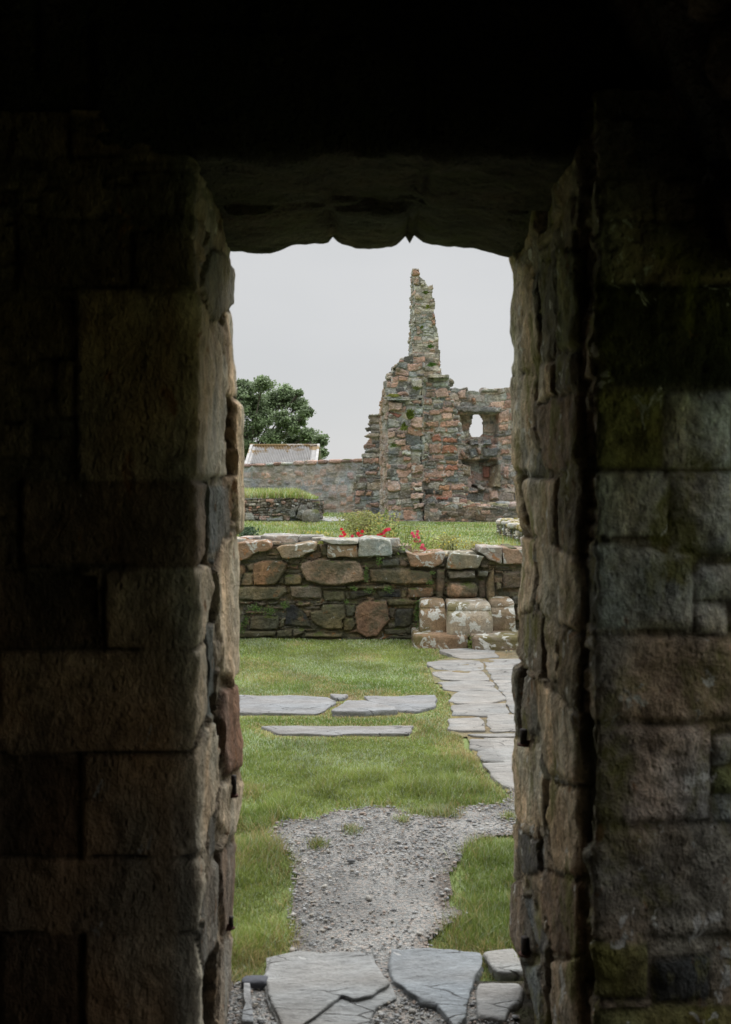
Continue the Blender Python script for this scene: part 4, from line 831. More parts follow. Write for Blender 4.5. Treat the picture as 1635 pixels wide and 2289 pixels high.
prof_b = [(.10, .008, .01), (.12, .0, .0), (.26, .0, .0), (.30, .006, .015), (.32, .008, .035), (.335, .010, .055), (.345, .008, .05), (.37, .008, .055), (.39, .014, .07), (.405, .026, .11)]
moulded('base_block', XB(487, 9.35), XB(785, 9.35), 9.33, 9.72, prof_b, TAN, 31)
moulded('base_block', XB(792, 9.18), XB(1296, 9.18), 9.19, 9.70, [(z-.005, a, b) for z, a, b in prof_b], (.3, .27, .22), 32, 'middle base block, almost covered by white lichen')
moulded('base_block', XB(1262, 9.35), XB(1538, 9.35), 9.32, 9.72, [(z+.01, a, b) for z, a, b in prof_b], TAN, 33)
pl_prof = [(-.05, 0, 0), (.04, .0, .0), (.095, .0, .0), (.112, .004, .008), (.118, .012, .02)]
moulded('plinth', XB(418, 9.2), XB(1030, 9.15), 9.17, 9.72, pl_prof, (.225, .165, .115), 34)
moulded('plinth', XB(1062, 9.05), XB(1640, 9.0), 8.99, 9.72, [(z+.012, a, b) for z, a, b in pl_prof], (.2, .16, .12), 35)

# ------------------------------------------------------------------ ruins behind
PK, PK2, ORG, GR, GR2, DSL, PUR, WHT, TN = (.42, .275, .225), (.50, .365, .315), (.41, .25, .17), (.33, .33, .315), (.42, .42, .385), (.2, .205, .205), (.28, .22, .215), (.62, .61, .58), (.43, .375, .31)
SP = 36.7
tower = empty('ruined_gable', (1.6, 34.6, 0), 'tall broken gable of pink and grey rubble with a slender pinnacle', 'ruin')
zC = lambda pts: [(780+x/4.2737, 820+y/4.2737) for x, y in pts]
zD = lambda pts: [(850+x/8.12, 590+y/8.12) for x, y in pts]
RP = dict(row=(.11, .30), asp=(1.0, 2.4), split=.22, prot=(-.03, .05), joint=.03, roll=.035, gap=.01, warp=.07, rough=.022, mortar=(.36, .34, .315), palette=[GR, GR2, PK, DSL, GR, TN, PK, GR2, (.15, .145, .14), PUR])
# left stub
shA = Sheet([(-1.9, SP, 0), (.55, SP-.1, 0)], ds=.025, r=0)
oA = shA.poly(zC([(185, 448), (310, 448), (310, 1490), (190, 1490), (45, 1440), (45, 1170), (80, 960), (135, 880), (140, 830), (160, 800), (160, 730), (185, 690), (130, 655), (190, 635), (160, 600), (165, 550), (190, 520)]), 0)
stA = [(shA.poly(zC(p), 0), c, h) for p, c, h in [([(130, 670), (180, 640), (298, 636), (298, 675)], TN, .12), ([(190, 480), (230, 465), (298, 480), (298, 540), (200, 535)], (.3, .27, .23), .05),
       ([(140, 872), (290, 870), (290, 925), (140, 922)], PK, .08), ([(185, 940), (275, 935), (272, 985), (190, 985)], GR, .06), ([(160, 1000), (280, 998), (270, 1035), (165, 1030)], PK, .08), ([(60, 1180), (150, 1180), (150, 1235), (62, 1235)], PK, .08), ([(170, 1190), (225, 1185), (220, 1230), (165, 1230)], ORG, .08),
       ([(60, 1245), (110, 1245), (110, 1310), (55, 1310)], PK, .07), ([(75, 1110), (170, 1110), (170, 1165), (85, 1165)], GR2, .07), ([(200, 1300), (295, 1300), (295, 1335), (205, 1335)], PK, .07), ([(190, 448), (298, 448), (298, 470), (195, 472)], GR, .1), ([(165, 780), (290, 770), (290, 810), (170, 810)], GR, .07), ([(210, 1350), (295, 1350), (295, 1450), (215, 1450)], (.17, .18, .2), .05)]]
relief('broken_stub', shA, -.1, 5.6, M_ruin, tower, 401, outline=[oA], stones=stA, back=.7, **RP)
# main pier: side face, rubble core end, right face
shB = Sheet([(.36, 36.2, 0), (.767, 34.0, 0), (1.964, 33.95, 0), (2.02, 34.2, 0), (3.75, 34.4, 0)], ds=.022, r=.03)
oB0 = shB.poly([(849.5, 1175), (849.5, 905), (853, 885), (857, 862), (862, 850), (867.7, 852), (867.7, 1175)], 0)
oB1 = shB.poly([(867.7, 1180), (866.5, 862), (875, 838), (882, 824), (896, 809), (912, 797), (930, 792), (946, 790), (946.2, 1180)], 1)
sB3 = shB.s0[3]; oB2 = [shB.at(x, y, 3) for x, y in [(947, 1175), (946.5, 788), (984, 790), (985, 838), (1003.5, 841), (1005, 867), (1008, 890), (1014, 909), (1012, 937), (1024.5, 951), (1027, 984), (1026, 1052), (1040, 1096), (1044.4, 1126.5), (1047, 1175)]]
oB2b = [(shB.s0[2]-.02, -.2), (shB.s0[2]-.02, 5.7), (shB.s0[3]+.05, 5.7), (shB.s0[3]+.05, -.2)]
T3 = [([(375, 330), (515, 340), (512, 410), (380, 425)], PK2, .14), ([(380, 432), (520, 450), (480, 480), (380, 470)], (.3, .13, .11), .03), ([(595, 485), (708, 480), (708, 590), (640, 595), (590, 560)], PK2, .14), ([(375, 615), (440, 620), (450, 660), (380, 690)], PK2, .1),
      ([(455, 640), (540, 640), (545, 680), (460, 675)], PK, .1), ([(440, 700), (540, 695), (540, 750), (450, 755)], PK2, .12), ([(520, 850), (600, 870), (590, 905), (525, 900)], PK, .1), ([(595, 940), (705, 935), (706, 1010), (600, 1025)], PK2, .12),
      ([(375, 1090), (480, 1090), (500, 1180), (430, 1200), (375, 1190)], PK2, .08), ([(600, 1110), (700, 1100), (700, 1140), (600, 1145)], PK2, .08), ([(610, 1152), (700, 1145), (700, 1190), (640, 1190)], WHT, .1), ([(590, 1207), (708, 1207), (708, 1260), (590, 1265)], PK2, .12),
      ([(615, 1300), (708, 1295), (708, 1350), (620, 1360)], PK2, .13), ([(600, 120), (700, 120), (700, 190), (640, 210), (600, 180)], GR2, .12), ([(470, 240), (570, 240), (575, 275), (470, 275)], PK, .05), ([(369, 288), (580, 290), (578, 318), (371, 305)], GR, .25),
      ([(560, 1050), (590, 1010), (600, 1050), (590, 1100)], GR2, .05), ([(375, 790), (480, 780), (480, 840), (380, 840)], DSL, .02), ([(380, 860), (470, 860), (460, 930), (385, 930)], DSL, -.02), ([(585, 760), (700, 770), (700, 800), (600, 800)], DSL, .1), ([(510, 800), (590, 800), (600, 845), (510, 840)], WHT, .1),
      ([(620, 390), (705, 385), (705, 450), (640, 460)], GR2, .06), ([(600, 330), (700, 320), (700, 350), (620, 355)], PK, .05), ([(375, 480), (500, 520), (490, 580), (380, 580)], GR, .05)]
T5 = [([(800, 150), (955, 140), (955, 190), (810, 190)], GR2, .04), ([(830, 230), (880, 200), (930, 200), (970, 290), (830, 300)], PK, .06), ([(740, 240), (820, 235), (820, 290), (740, 290)], PK, .03), ([(705, 310), (790, 300), (800, 350), (780, 370), (710, 365)], PK, .05),
      ([(810, 350), (900, 350), (895, 400), (810, 400)], DSL, .03), ([(918, 330), (975, 325), (985, 375), (920, 378)], PUR, .04), ([(895, 395), (990, 385), (1000, 430), (900, 435)], PK, .05), ([(880, 450), (980, 440), (990, 500), (890, 505)], PK2, .05), ([(760, 415), (870, 415), (865, 460), (770, 460)], PK, .04),
      ([(740, 530), (860, 520), (860, 575), (750, 580)], PK, .04), ([(930, 515), (1040, 510), (1040, 570), (935, 575)], PK, .06), ([(940, 590), (1045, 590), (1045, 630), (940, 630)], GR, .05), ([(790, 650), (870, 640), (885, 710), (800, 715)], (.34, .17, .13), .04), ([(890, 680), (1040, 680), (1045, 730), (890, 720)], (.36, .18, .13), .05),
      ([(765, 735), (890, 735), (882, 830), (770, 830)], PK, .06), ([(895, 750), (1000, 740), (1035, 780), (1035, 830), (892, 830)], (.35, .18, .13), .06), ([(800, 840), (910, 840), (910, 880), (800, 880)], PK, .03), ([(915, 850), (1045, 840), (1045, 890), (920, 890)], (.14, .14, .14), .04),
      ([(920, 897), (1040, 897), (1040, 930), (920, 930)], ORG, .04), ([(915, 940), (1045, 937), (1045, 985), (920, 990)], (.36, .17, .12), .05), ([(735, 910), (830, 905), (830, 945), (735, 950)], (.2, .18, .16), .03), ([(840, 947), (900, 947), (900, 985), (840, 985)], PK, .03),
      ([(770, 1065), (910, 1065), (910, 1098), (775, 1098)], (.2, .11, .1), .03), ([(930, 1060), (1050, 1050), (1050, 1100), (930, 1105)], DSL, .03), ([(860, 1130), (970, 1130), (960, 1178), (860, 1175)], ORG, .04), ([(980, 1120), (1110, 1110), (1110, 1175), (985, 1175)], PK, .05),
      ([(722, 1165), (810, 1160), (810, 1215), (730, 1215)], (.06, .065, .065), .04), ([(820, 1182), (900, 1182), (895, 1220), (825, 1220)], (.06, .065, .065), .04), ([(840, 1245), (955, 1245), (950, 1270), (840, 1270)], (.34, .15, .11), .03), ([(1060, 1260), (1130, 1255), (1130, 1310), (1060, 1310)], PK, .04),
      ([(712, 1055), (765, 1060), (760, 1100), (712, 1100)], ORG, .03), ([(715, 470), (750, 470), (750, 520), (715, 520)], DSL, .02), ([(715, 620), (780, 620), (780, 700), (715, 700)], GR, .02), ([(740, 150), (800, 150), (790, 190), (745, 190)], PK, .03), ([(830, 580), (920, 580), (920, 620), (830, 625)], GR, .02)]
stB = [(shB.poly(zC(p), 1), c, h) for p, c, h in T3]+[(shB.poly(zC(p), 3), c, h) for p, c, h in T5]
def cB(S, E, C_, t):
    m = (S < shB.s0[1]-.03)[..., None]; f = np.clip(.5+fbm(S*1.5, E*1.2, 7, 3), 0, 1)[..., None]
    pale = np.array((.42, .30, .24))*(1-f)+np.array((.34, .31, .27))*f
    return np.where(m, C_*.35+pale*.65, C_)
relief('main_pier', shB, -.1, 5.75, M_ruin, tower, 402, outline=[oB0, oB1, oB2, oB2b], stones=stB, back=.45, colfun=cB, **RP)
# infill of the wall top, ledges
mb = MB(); rs = np.random.RandomState(6)
for k in range(90):
    px = rs.uniform(872, 945); lim = np.interp(px, [866, 882, 896, 912, 945], [850, 828, 812, 800, 795]); Y = 34.2+rs.rand()*1.0
    p = P(px, lim+rs.uniform(0, 10), Y); s_ = rs.uniform(.12, .34); rock(mb, p, (s_*1.3, s_, s_*rs.uniform(.3, .7)), [GR, GR2, TN, DSL, PK][rs.randint(5)], k, n=9)
mb2 = MB(); slab_geo(mb2, [(P(957, 0, 34.2)[0], 33.95), (P(1003.5, 0, 34.2)[0], 34.0), (P(1003, 0, 34.2)[0], 35.2), (P(957, 0, 34.2)[0], 35.2)], (0, 0, P(0, 838, 34)[2]), (1, 0, 0), (0, 1, 0), (0, 0, 1), .09, GR2, bevel=.02, res=.08, amp=.03, seed=5, edge=.05); mb2.build('ledge', M_ruin, tower)
mb2 = MB(); slab_geo(mb2, [(P(866, 0, 33.8)[0], 33.7), (P(916, 0, 33.8)[0], 33.75), (P(914, 0, 33.8)[0], 34.3), (P(867, 0, 33.8)[0], 34.3)], (0, 0, P(0, 888, 33.8)[2]), (1, 0, 0), (0, 1, 0), (0, 0, 1), .1, GR, bevel=.02, res=.08, amp=.03, seed=6, edge=.05); mb2.build('ledge', M_ruin, tower)
for k in range(60):
    px = rs.uniform(946, 1046); lim = np.interp(px, [946, 985, 1004, 1008, 1014, 1024, 1027, 1040, 1046], [800, 845, 848, 895, 925, 955, 1050, 1096, 1130])
    p = P(px, lim+rs.uniform(-1, 2), 34.6+rs.rand()*.5); s_ = rs.uniform(.1, .26); rock(mb, p, (s_*1.3, s_, s_*.6), [GR, GR2, TN, DSL, PK][rs.randint(5)], k+100, n=9)
mb.build('crest_rubble', M_ruin, tower)
# pinnacle
xl, xr = (913-CX)*35.6/F, (985.5-CX)*34.3/F; xc = (927-CX)*34.3/F
shS = Sheet([(xl, 35.6, 0), (xc, 34.3, 0), (xr, 34.35, 0), (xr-.1, 35.7, 0)], ds=.02, r=.02)
oS0 = shS.poly([(912.5, 850), (913.5, 775), (915.5, 720), (917.5, 676), (919.5, 618), (920.6, 601), (927, 601), (927, 850)], 0)
oS1 = [shS.at(x, y, 1) for x, y in [(927, 850), (927, 601), (938, 606), (940, 617), (950, 626), (960, 639), (968, 634), (968, 650), (972, 680), (973, 713), (979, 734), (982, 768), (984.5, 800), (986, 850)]]
oS1 = [(min(a, shS.s0[2]+.0) if a > shS.s0[2] else a, b) for a, b in oS1]
oS1 = [(shS.s0[1], oS1[0][1])]+oS1
oS2 = [(shS.s0[2]-.05, 5), (shS.s0[2]-.05, 5.9), (shS.s0[3], 5.9), (shS.s0[3], 5)]
zt = lambda y: EYE+(CY-y)*34.3/F
def lean(S, E):     # the corner between the faces leans with the taper
    cx = np.interp(E, [zt(800), zt(720), zt(603)], [(925-CX), (927.5-CX), (922.5-CX)])*34.3/F-xc
    return -cx*np.clip(1-np.abs(S-shS.s0[1])/1.3, 0, 1)*(S < shS.s0[1])
stS = [(shS.poly(zD(p), 1), c, h) for p, c, h in [([(605, 110), (625, 105), (720, 150), (725, 200), (660, 228), (605, 230)], PK, .1), ([(610, 255), (690, 262), (710, 330), (700, 385), (612, 370)], PK2, .1), ([(660, 1130), (700, 1130), (780, 1250), (700, 1280), (660, 1270)], PK2, .06),
       ([(640, 560), (750, 570), (780, 650), (640, 650)], TN, .08), ([(1000, 1780), (1085, 1770), (1090, 1850), (1000, 1840)], PK2, .1), ([(1000, 1920), (1095, 1912), (1098, 2010), (1000, 1990)], PK2, .1), ([(680, 1800), (765, 1790), (765, 1900), (680, 1890)], TN, .08), ([(780, 1820), (890, 1810), (890, 1890), (780, 1900)], WHT, .1),
       ([(600, 1650), (900, 1700), (900, 1725), (620, 1690)], GR2, .12), ([(940, 1020), (1000, 1030), (1005, 1110), (945, 1100)], PK, .08), ([(950, 900), (995, 920), (1000, 1000), (955, 990)], PK, .08), ([(730, 350), (800, 350), (800, 410), (740, 400)], WHT, .06)]]
RS = dict(RP); RS.update(mk=.2, row=(.08, .2), asp=(1.0, 2.6), palette=[GR, GR2, GR2, PK2, TN, (.4, .39, .36), WHT, GR2, (.24, .235, .22)], prot=(-.03, .03), split=.25, warp=.05)
relief('pinnacle', shS, 5.0, 8.9, M_ruin, tower, 403, outline=[oS0, oS1, oS2], stones=stS, back=.17, **RS)
tag(tower, kind='thing')
# window wall
ww = empty('ruined_window_wall', (4.5, 36.5, 0), 'ruined wall with a small window hole above a dark recess, right of the tall gable', 'ruin')
shC = Sheet([(2.6, 36.5, 0), (9.0, 36.5, 0)], ds=.028, r=0)
cpoly = lambda pts: shC.poly(zC(pts), 0)
oC = cpoly([(900, 1500), (900, 205), (960, 200), (1010, 215), (1050, 205), (1120, 198), (1170, 220), (1250, 238), (1262, 200), (1420, 203), (1440, 212), (1560, 200), (2600, 200), (2600, 1500)])
hC = [cpoly([(1205, 458), (1258, 452), (1285, 500), (1295, 560), (1290, 640), (1255, 668), (1190, 660), (1172, 620), (1185, 520)])]
rC = [(cpoly([(1060, 452), (1430, 445), (1425, 745), (1110, 745)]), .45), (cpoly([(1070, 890), (1250, 878), (1425, 880), (1440, 940), (1370, 1160), (1180, 1160), (1165, 950), (1080, 935)]), .55)]
stC = [(cpoly(p), c, h) for p, c, h in [([(1010, 375), (1450, 385), (1440, 440), (1120, 440), (1010, 420)], DSL, .16), ([(1180, 300), (1215, 300), (1215, 360), (1180, 358)], ORG, .1), ([(1040, 240), (1120, 210), (1120, 300), (1060, 310)], PK2, .08), ([(1270, 205), (1420, 207), (1420, 240), (1270, 240)], GR2, .1),
       ([(1150, 690), (1240, 690), (1235, 745), (1155, 745)], DSL, .42), ([(1290, 690), (1370, 690), (1375, 745), (1280, 745)], DSL, .42), ([(1215, 775), (1275, 775), (1262, 840), (1240, 842)], PK, .12), ([(1085, 785), (1130, 855), (1150, 872), (1095, 882), (1062, 830)], PK, .12), ([(1455, 790), (1535, 785), (1535, 830), (1455, 835)], PK, .05),
       ([(1140, 780), (1210, 778), (1240, 860), (1160, 870)], DSL, .1), ([(1280, 780), (1440, 775), (1400, 860), (1285, 862)], DSL, .1), ([(1420, 450), (1530, 400), (1530, 520), (1425, 540)], PK2, .03), ([(1430, 560), (1520, 540), (1520, 600), (1440, 610)], PK2, .03), ([(1460, 700), (1530, 690), (1530, 740), (1462, 745)], PK2, .04),
       ([(1075, 945), (1160, 945), (1160, 1040), (1078, 1040)], (.34, .29, .22), .05), ([(1385, 940), (1450, 935), (1448, 1150), (1350, 1150)], (.3, .26, .19), .25), ([(1475, 950), (1530, 950), (1530, 1080), (1480, 1060)], PK, .05), ([(1190, 1120), (1260, 1115), (1310, 1160), (1260, 1185)], GR, .5), ([(1290, 950), (1370, 945), (1360, 1060), (1295, 1060)], (.26, .14, .12), .1), ([(1140, 1180), (1240, 1178), (1245, 1205), (1140, 1205)], PK, .1), ([(1345, 1180), (1410, 1180), (1435, 1260), (1350, 1270)], PK2, .15)]]
RC = dict(RP); RC.update(mortar=(.40, .36, .325), palette=[GR, PK2, (.45, .39, .35), PK, GR2, DSL, (.42, .37, .33), GR2])
relief('wall_face', shC, -.1, 5.7, M_ruin, ww, 404, outline=[oC], holes=hC, recess=rC, stones=stC, back=.62, **RC)
shF = Sheet([(2.0, 33.75, 0), (5.2, 33.6, 0), (9.0, 33.6, 0)], ds=.025, r=.0)
oF = shF.poly(zC([(700, 1520), (705, 1330), (800, 1290), (930, 1300), (1060, 1305), (1140, 1310), (1250, 1315), (1420, 1330), (1700, 1330), (1700, 1520)]), 0)
RF = dict(RP); RF.update(palette=[(.2, .18, .15), (.17, .15, .13), PK, GR, (.24, .2, .16), (.2, .16, .13)], mortar=(.17, .155, .13), prot=(-.03, .05), flush=-.015)
stF = [(shF.poly(zC(p), 0), c, h) for p, c, h in [([(1265, 1370), (1350, 1365), (1350, 1415), (1265, 1415)], PK, .03), ([(1220, 1320), (1410, 1340), (1400, 1360), (1230, 1345)], (.36, .3, .28), .06), ([(1100, 1400), (1180, 1400), (1180, 1450), (1100, 1450)], (.2, .17, .14), .03), ([(1205, 1390), (1320, 1420), (1300, 1470), (1210, 1470)], (.15, .11, .08), .03)]]
relief('footing', shF, -.1, 1.0, M_ruin, ww, 405, outline=[oF], stones=stF, back=1.0, **RF)
mb = MB(); rs = np.random.RandomState(8)
for k in range(120):
    X = rs.uniform(2.2, 8.6); Y = 33.8+rs.rand()*1.3; s_ = rs.uniform(.12, .4); rock(mb, (X, Y, .45+rs.rand()*.12+.0*X), (s_*1.4, s_, s_*.5), [GR2, TN, PK2, (.34, .3, .2), GR][rs.randint(5)], k, n=9)
mb.build('fallen_stones', M_ruin, ww); tag(ww, kind='thing')

# long garden wall behind
gw = empty('garden_wall', (0, 40, 0), 'long grey harled wall with pink stones and reddish coping running behind the ruins', 'wall')
shG = Sheet([(-22, 41.6, 0), (-6, 40.6, 0), (.9, 39.4, 0), (3.5, 39.2, 0)], ds=.045, r=.0)
gs = lambda px, py: shG.at(px, py, 1)
oG = [(0, -.3), (0, gs(540, 1040)[1]), gs(540, 1041), gs(680, 1034), gs(812, 1028), gs(845, 1028), (shG.s0[-1]+.1, gs(812, 1028)[1]), (shG.s0[-1]+.1, -.3)]
zE = lambda pts: [gs(520+x/5.075, 820+y/5.075) for x, y in pts]
RG = dict(RP); RG.update(row=(.12, .34), asp=(.9, 2.0), mortar=(.35, .345, .34), palette=[GR, (.36, .35, .34), (.42, .33, .3), (.36, .35, .34), (.28, .28, .28), (.4, .36, .34)], prot=(-.06, .012), joint=.03, flush=-.024, gap=.03, roll=.06)
stG = [(zE(p), tuple(np.array(c)*.6+np.array((.36, .35, .34))*.4), .012) for p, c in [([(985, 1160), (1060, 1160), (1075, 1230), (1020, 1250), (985, 1210)], PK), ([(1300, 1190), (1370, 1200), (1380, 1270), (1320, 1285), (1300, 1240)], (.3, .17, .15)), ([(330, 1200), (380, 1205), (370, 1245), (325, 1240)], ORG), ([(700, 1180), (820, 1190), (815, 1240), (720, 1230)], (.32, .21, .18)),
       ([(400, 1280), (470, 1280), (470, 1330), (405, 1330)], (.34, .2, .17)), ([(590, 1290), (670, 1320), (620, 1345), (585, 1320)], (.13, .13, .16)), ([(720, 1285), (780, 1285), (775, 1325), (720, 1320)], PK), ([(850, 1290), (890, 1290), (890, 1330), (850, 1325)], PK), ([(960, 1280), (1030, 1280), (1020, 1340), (955, 1335)], PK2),
       ([(930, 1560), (1130, 1550), (1190, 1590), (1180, 1620), (930, 1610)], (.28, .19, .16)), ([(1215, 1420), (1290, 1425), (1290, 1480), (1220, 1475)], ORG), ([(1285, 1480), (1365, 1460), (1370, 1530), (1290, 1530)], PK), ([(1215, 1530), (1290, 1530), (1290, 1575), (1220, 1570)], PK), ([(210, 1320), (290, 1330), (290, 1390), (215, 1380)], (.15, .16, .19)),
       ([(550, 1190), (610, 1190), (610, 1235), (555, 1230)], PK), ([(500, 1305), (555, 1305), (550, 1340), (505, 1340)], PK), ([(1080, 1420), (1190, 1420), (1180, 1500), (1090, 1490)], (.3, .22, .2)), ([(1230, 1290), (1270, 1290), (1270, 1330), (1230, 1330)], PK)]]
relief('wall_face', shG, -.1, 2.6, M_harl, gw, 406, outline=[oG], stones=stG, back=.5, **RG)
mb = MB(); rs = np.random.RandomState(10); s_ = 0
while s_ < shG.s0[-1]:
    w = rs.uniform(.3, .75); i = min(np.searchsorted(shG.s, s_+w/2), len(shG.s)-1); b = shG.B[i]; z = np.interp(s_, [p[0] for p in oG[1:7]], [p[1] for p in oG[1:7]])
    rock(mb, (b[0], b[1]+.2, z-.0), (w*1.05, .5, rs.uniform(.1, .2)), [PK, PK2, GR2, (.3, .2, .17)][rs.randint(4)], int(s_*10), n=10, rot=-.16); s_ += w
mb.build('coping', M_ruin, gw); tag(gw, kind='thing')

# low turf-topped wall at left
tw = empty('turf_topped_wall', (-3.5, 33.3, 0), 'short drystone wall with long grass growing on its top, before the garden wall', 'wall')
shH = Sheet([(-9, 32.9, 0), (-1.75, 33.0, 0), (-1.45, 34.4, 0)], ds=.022, r=.05)
oH = [(0, -.2), (0, .78)]+shH.poly([(540, 1118), (640, 1113), (690, 1114), (697, 1125)], 0)+[(shH.s0[-1], .72), (shH.s0[-1], -.2)]
stH = [([shH.at(520+x/5.075, 820+y/5.075, 0) for x, y in p], c, h) for p, c, h in [([(635, 1660), (665, 1610), (760, 1570), (705, 1720), (650, 1705)], (.2, .19, .16), .12), ([(705, 1720), (770, 1560), (850, 1565), (858, 1640), (790, 1740)], (.22, .21, .185), .14),
       ([(380, 1500), (470, 1500), (470, 1545), (380, 1545)], PK, .06), ([(550, 1520), (610, 1520), (600, 1560), (555, 1560)], PK, .06), ([(100, 1540), (150, 1540), (150, 1640), (110, 1640)], PK, .06), ([(145, 1650), (225, 1650), (260, 1740), (150, 1740)], GR2, .08), ([(385, 1710), (575, 1700), (570, 1750), (390, 1750)], GR, .06), ([(480, 1540), (530, 1545), (530, 1580), (485, 1580)], GR2, .06)]]
RH = dict(RP); RH.update(row=(.06, .16), palette=[GR, (.17, .165, .14), (.2, .18, .15), (.14, .14, .13), PK], mortar=(.09, .08, .06), prot=(-.02, .06))
relief('stonework', shH, -.1, 1.0, M_ruin, tw, 407, outline=[oH], stones=stH, back=1.2, **RH)
mb = MB(); p = P(520+890/5.075, 1160, 32.6); rock(mb, (p[0], 32.75, .2), (.62, .5, .52), (.2, .19, .16), 9, .12, .2, .8); mb.build('boulder', M_ruin, tw)
rs = np.random.RandomState(14); N = 14000; x = rs.uniform(-9, -1.62, N); y = rs.uniform(32.95, 34.3, N)
mound = lambda x, y: .76+.12*np.clip(1-((y-33.8)/1.0)**2, 0, 1)*np.clip((-1.5-x)/.8, 0, 1)
gh = rs.uniform(.12, .32, N)*np.clip((-1.35-x)/1.0, .3, 1); c = gcol(N, x, y, rs, .22)*1.15
o = blades('turf', x, y, mound(x, y), gh, np.full(N, .022), c, M_grass, .6, 15, parent=tw); o['kind'] = 'stuff'
tag(tw, kind='thing'); tag(lw, kind='thing'); tag(door, kind='thing'); tag(room, kind='thing')
# mossy low wall at the right
rw = empty('mossy_wall', (4.0, 24, 0), 'low broken wall topped with white lichen and yellow moss, right of the far lawn', 'wall', None)
shK = Sheet([(4.6, 27.6, 0), (3.62, 27.4, 0), (3.62, 25.5, 0), (3.72, 23.0, 0), (3.9, 19, 0)], ds=.02, r=.04)
RK = dict(RP); RK.update(row=(.05, .12), palette=[(.12, .12, .1), (.17, .16, .13), (.09, .09, .075), WHT], mortar=(.06, .055, .04), prot=(-.02, .05))
relief('stonework', shK, -.1, .34, M_cap, rw, 408, back=.45, **RK)
mb = MB(); rs = np.random.RandomState(18)
for k in range(150):
    Y = rs.uniform(19, 27.4); X = np.interp(Y, [19, 23, 25.5, 27.4], [3.9, 3.72, 3.62, 3.62])+rs.rand()**1.5*.8; s_ = rs.uniform(.14, .34); e_ = rs.rand() < .5
    rock(mb, (X, Y, .3+rs.rand()*.06), (s_, s_*1.3, s_*.45), (.36, .35, .32) if e_ else (.25, .21, .08), k, n=9)
mb.build('top_stones', M_cap, rw); tag(rw, kind='thing')
N = 3500; y = rs.uniform(19, 27.4, N); x = np.interp(y, [19, 23, 25.5, 27.4], [3.9, 3.72, 3.62, 3.62])+.12+rs.rand(N)*.8
o = blades('moss_tufts', x, y, np.full(N, .34), rs.uniform(.04, .1, N), np.full(N, .03), np.array([(.3, .25, .07)])*rs.uniform(.6, 1.2, (N, 1)), M_grass, .9, 19, parent=rw); o['kind'] = 'stuff'
# pale slab lying in the far grass
p0 = g_poly([(712, 1158), (770, 1158), (775, 1166), (735, 1168), (706, 1164)])
slab_thing(p0, .06, .1, (.36, .36, .36), 'pale flat slab lying in the far grass between the turf-topped wall and the gable', None, res=.12, seed=61, bevel=.02, name='stone_slab')

# ------------------------------------------------------------------ shed with corrugated roof
shed = empty('shed', (-4.5, 47.5, 0), 'small shed with a pale corrugated roof patched with orange lichen, behind the garden wall', 'shed')
m = newmat('corrugated_sheet'); g = NG(m); tcn = g.n('ShaderNodeTexCoord'); v = tcn.outputs['Object']
at = g.n('ShaderNodeAttribute', attribute_name='Col'); f = g.rng(g.noise(v, 3, 5, .6), .3, .7, .8, 1.15); cc = g.n('ShaderNodeCombineColor'); [g.l(f, cc.inputs[i]) for i in range(3)]
c = g.mix(1.0, at.outputs[0], cc.outputs[0], 'MULTIPLY'); sx = g.n('ShaderNodeSeparateXYZ'); g.l(v, sx.inputs[0])
band = g.rng(sx.outputs[2], 2.45, 2.85, 0, 1); ln = g.noise(v, 1.7, 6, .62, .5); lf = g.rng(g.math('ADD', ln, g.math('MULTIPLY', band, .17)), .63, .66, 0, 1)
c = g.mix(lf, c, (.16, .10, .03)); bs = g.n('ShaderNodeBsdfPrincipled'); g.l(c, bs.inputs['Base Color']); bs.inputs['Roughness'].default_value = .75
o_ = g.n('ShaderNodeOutputMaterial'); g.l(bs.outputs[0], o_.inputs[0]); M_roof = m
ex0, ex1, rx0, rx1 = P(552, 0, 46)[0], P(706, 0, 46)[0], P(561, 0, 48.4)[0], P(700, 0, 48.4)[0]
ze, zr = P(0, 1037, 46)[2], P(0, 996.5, 48.4)[2]
ex1 = rx1 = max(ex1, rx1); ex0 = rx0 = (ex0+rx0)/2
nu = 520; u = np.linspace(0, 1, nu); vv = np.linspace(0, 1, 8); U_, V_ = np.meshgrid(u, vv); wv = .045*np.sin(u*42*2*math.pi)
X = ex0+(ex1-ex0)*U_; Y = 46+2.4*V_; Z = ze+(zr-ze)*V_+wv[None]*((u > .06) & (u < .92))[None]
i2 = np.arange(X.size).reshape(X.shape); q = np.stack([i2[:-1, :-1], i2[:-1, 1:], i2[1:, 1:], i2[1:, :-1]], -1).reshape(-1, 4)
mb = MB(); V0 = np.stack([X, Y, Z], -1).reshape(-1, 3); mb.add(V0, q, None, (.27, .262, .255)); Vb = V0.copy(); Vb[:, 1] = 96.8-Vb[:, 1]; mb.add(Vb, q, None, (.27, .262, .255))
mb.build('roof', M_roof, shed)
mb = MB(); tube(mb, [(ex0-.1, 48.4, zr+.02), (ex1+.06, 48.4, zr+.02)], .07, 8, (.33, .29, .25)); mb.build('ridge_cap', M_roof, shed)
dz = (zr-ze)
for x0 in (ex0-.06, ex1-.04):
    mb = MB()
    for sgn in (0, 1):
        ya, yb_ = (45.95, 48.4) if sgn == 0 else (50.85, 48.4); V = [(x0, ya, ze-.06), (x0+.12, ya, ze-.06), (x0+.12, yb_, zr+.03), (x0, yb_, zr+.03)]
        V = V+[(a, b, c+.07) for a, b, c in V]; mb.add(V, [(0, 1, 2, 3), (4, 7, 6, 5), (0, 4, 5, 1), (1, 5, 6, 2), (2, 6, 7, 3), (3, 7, 4, 0)], None, (.36, .35, .34))
    mb.build('bargeboard', M_roof, shed, False)
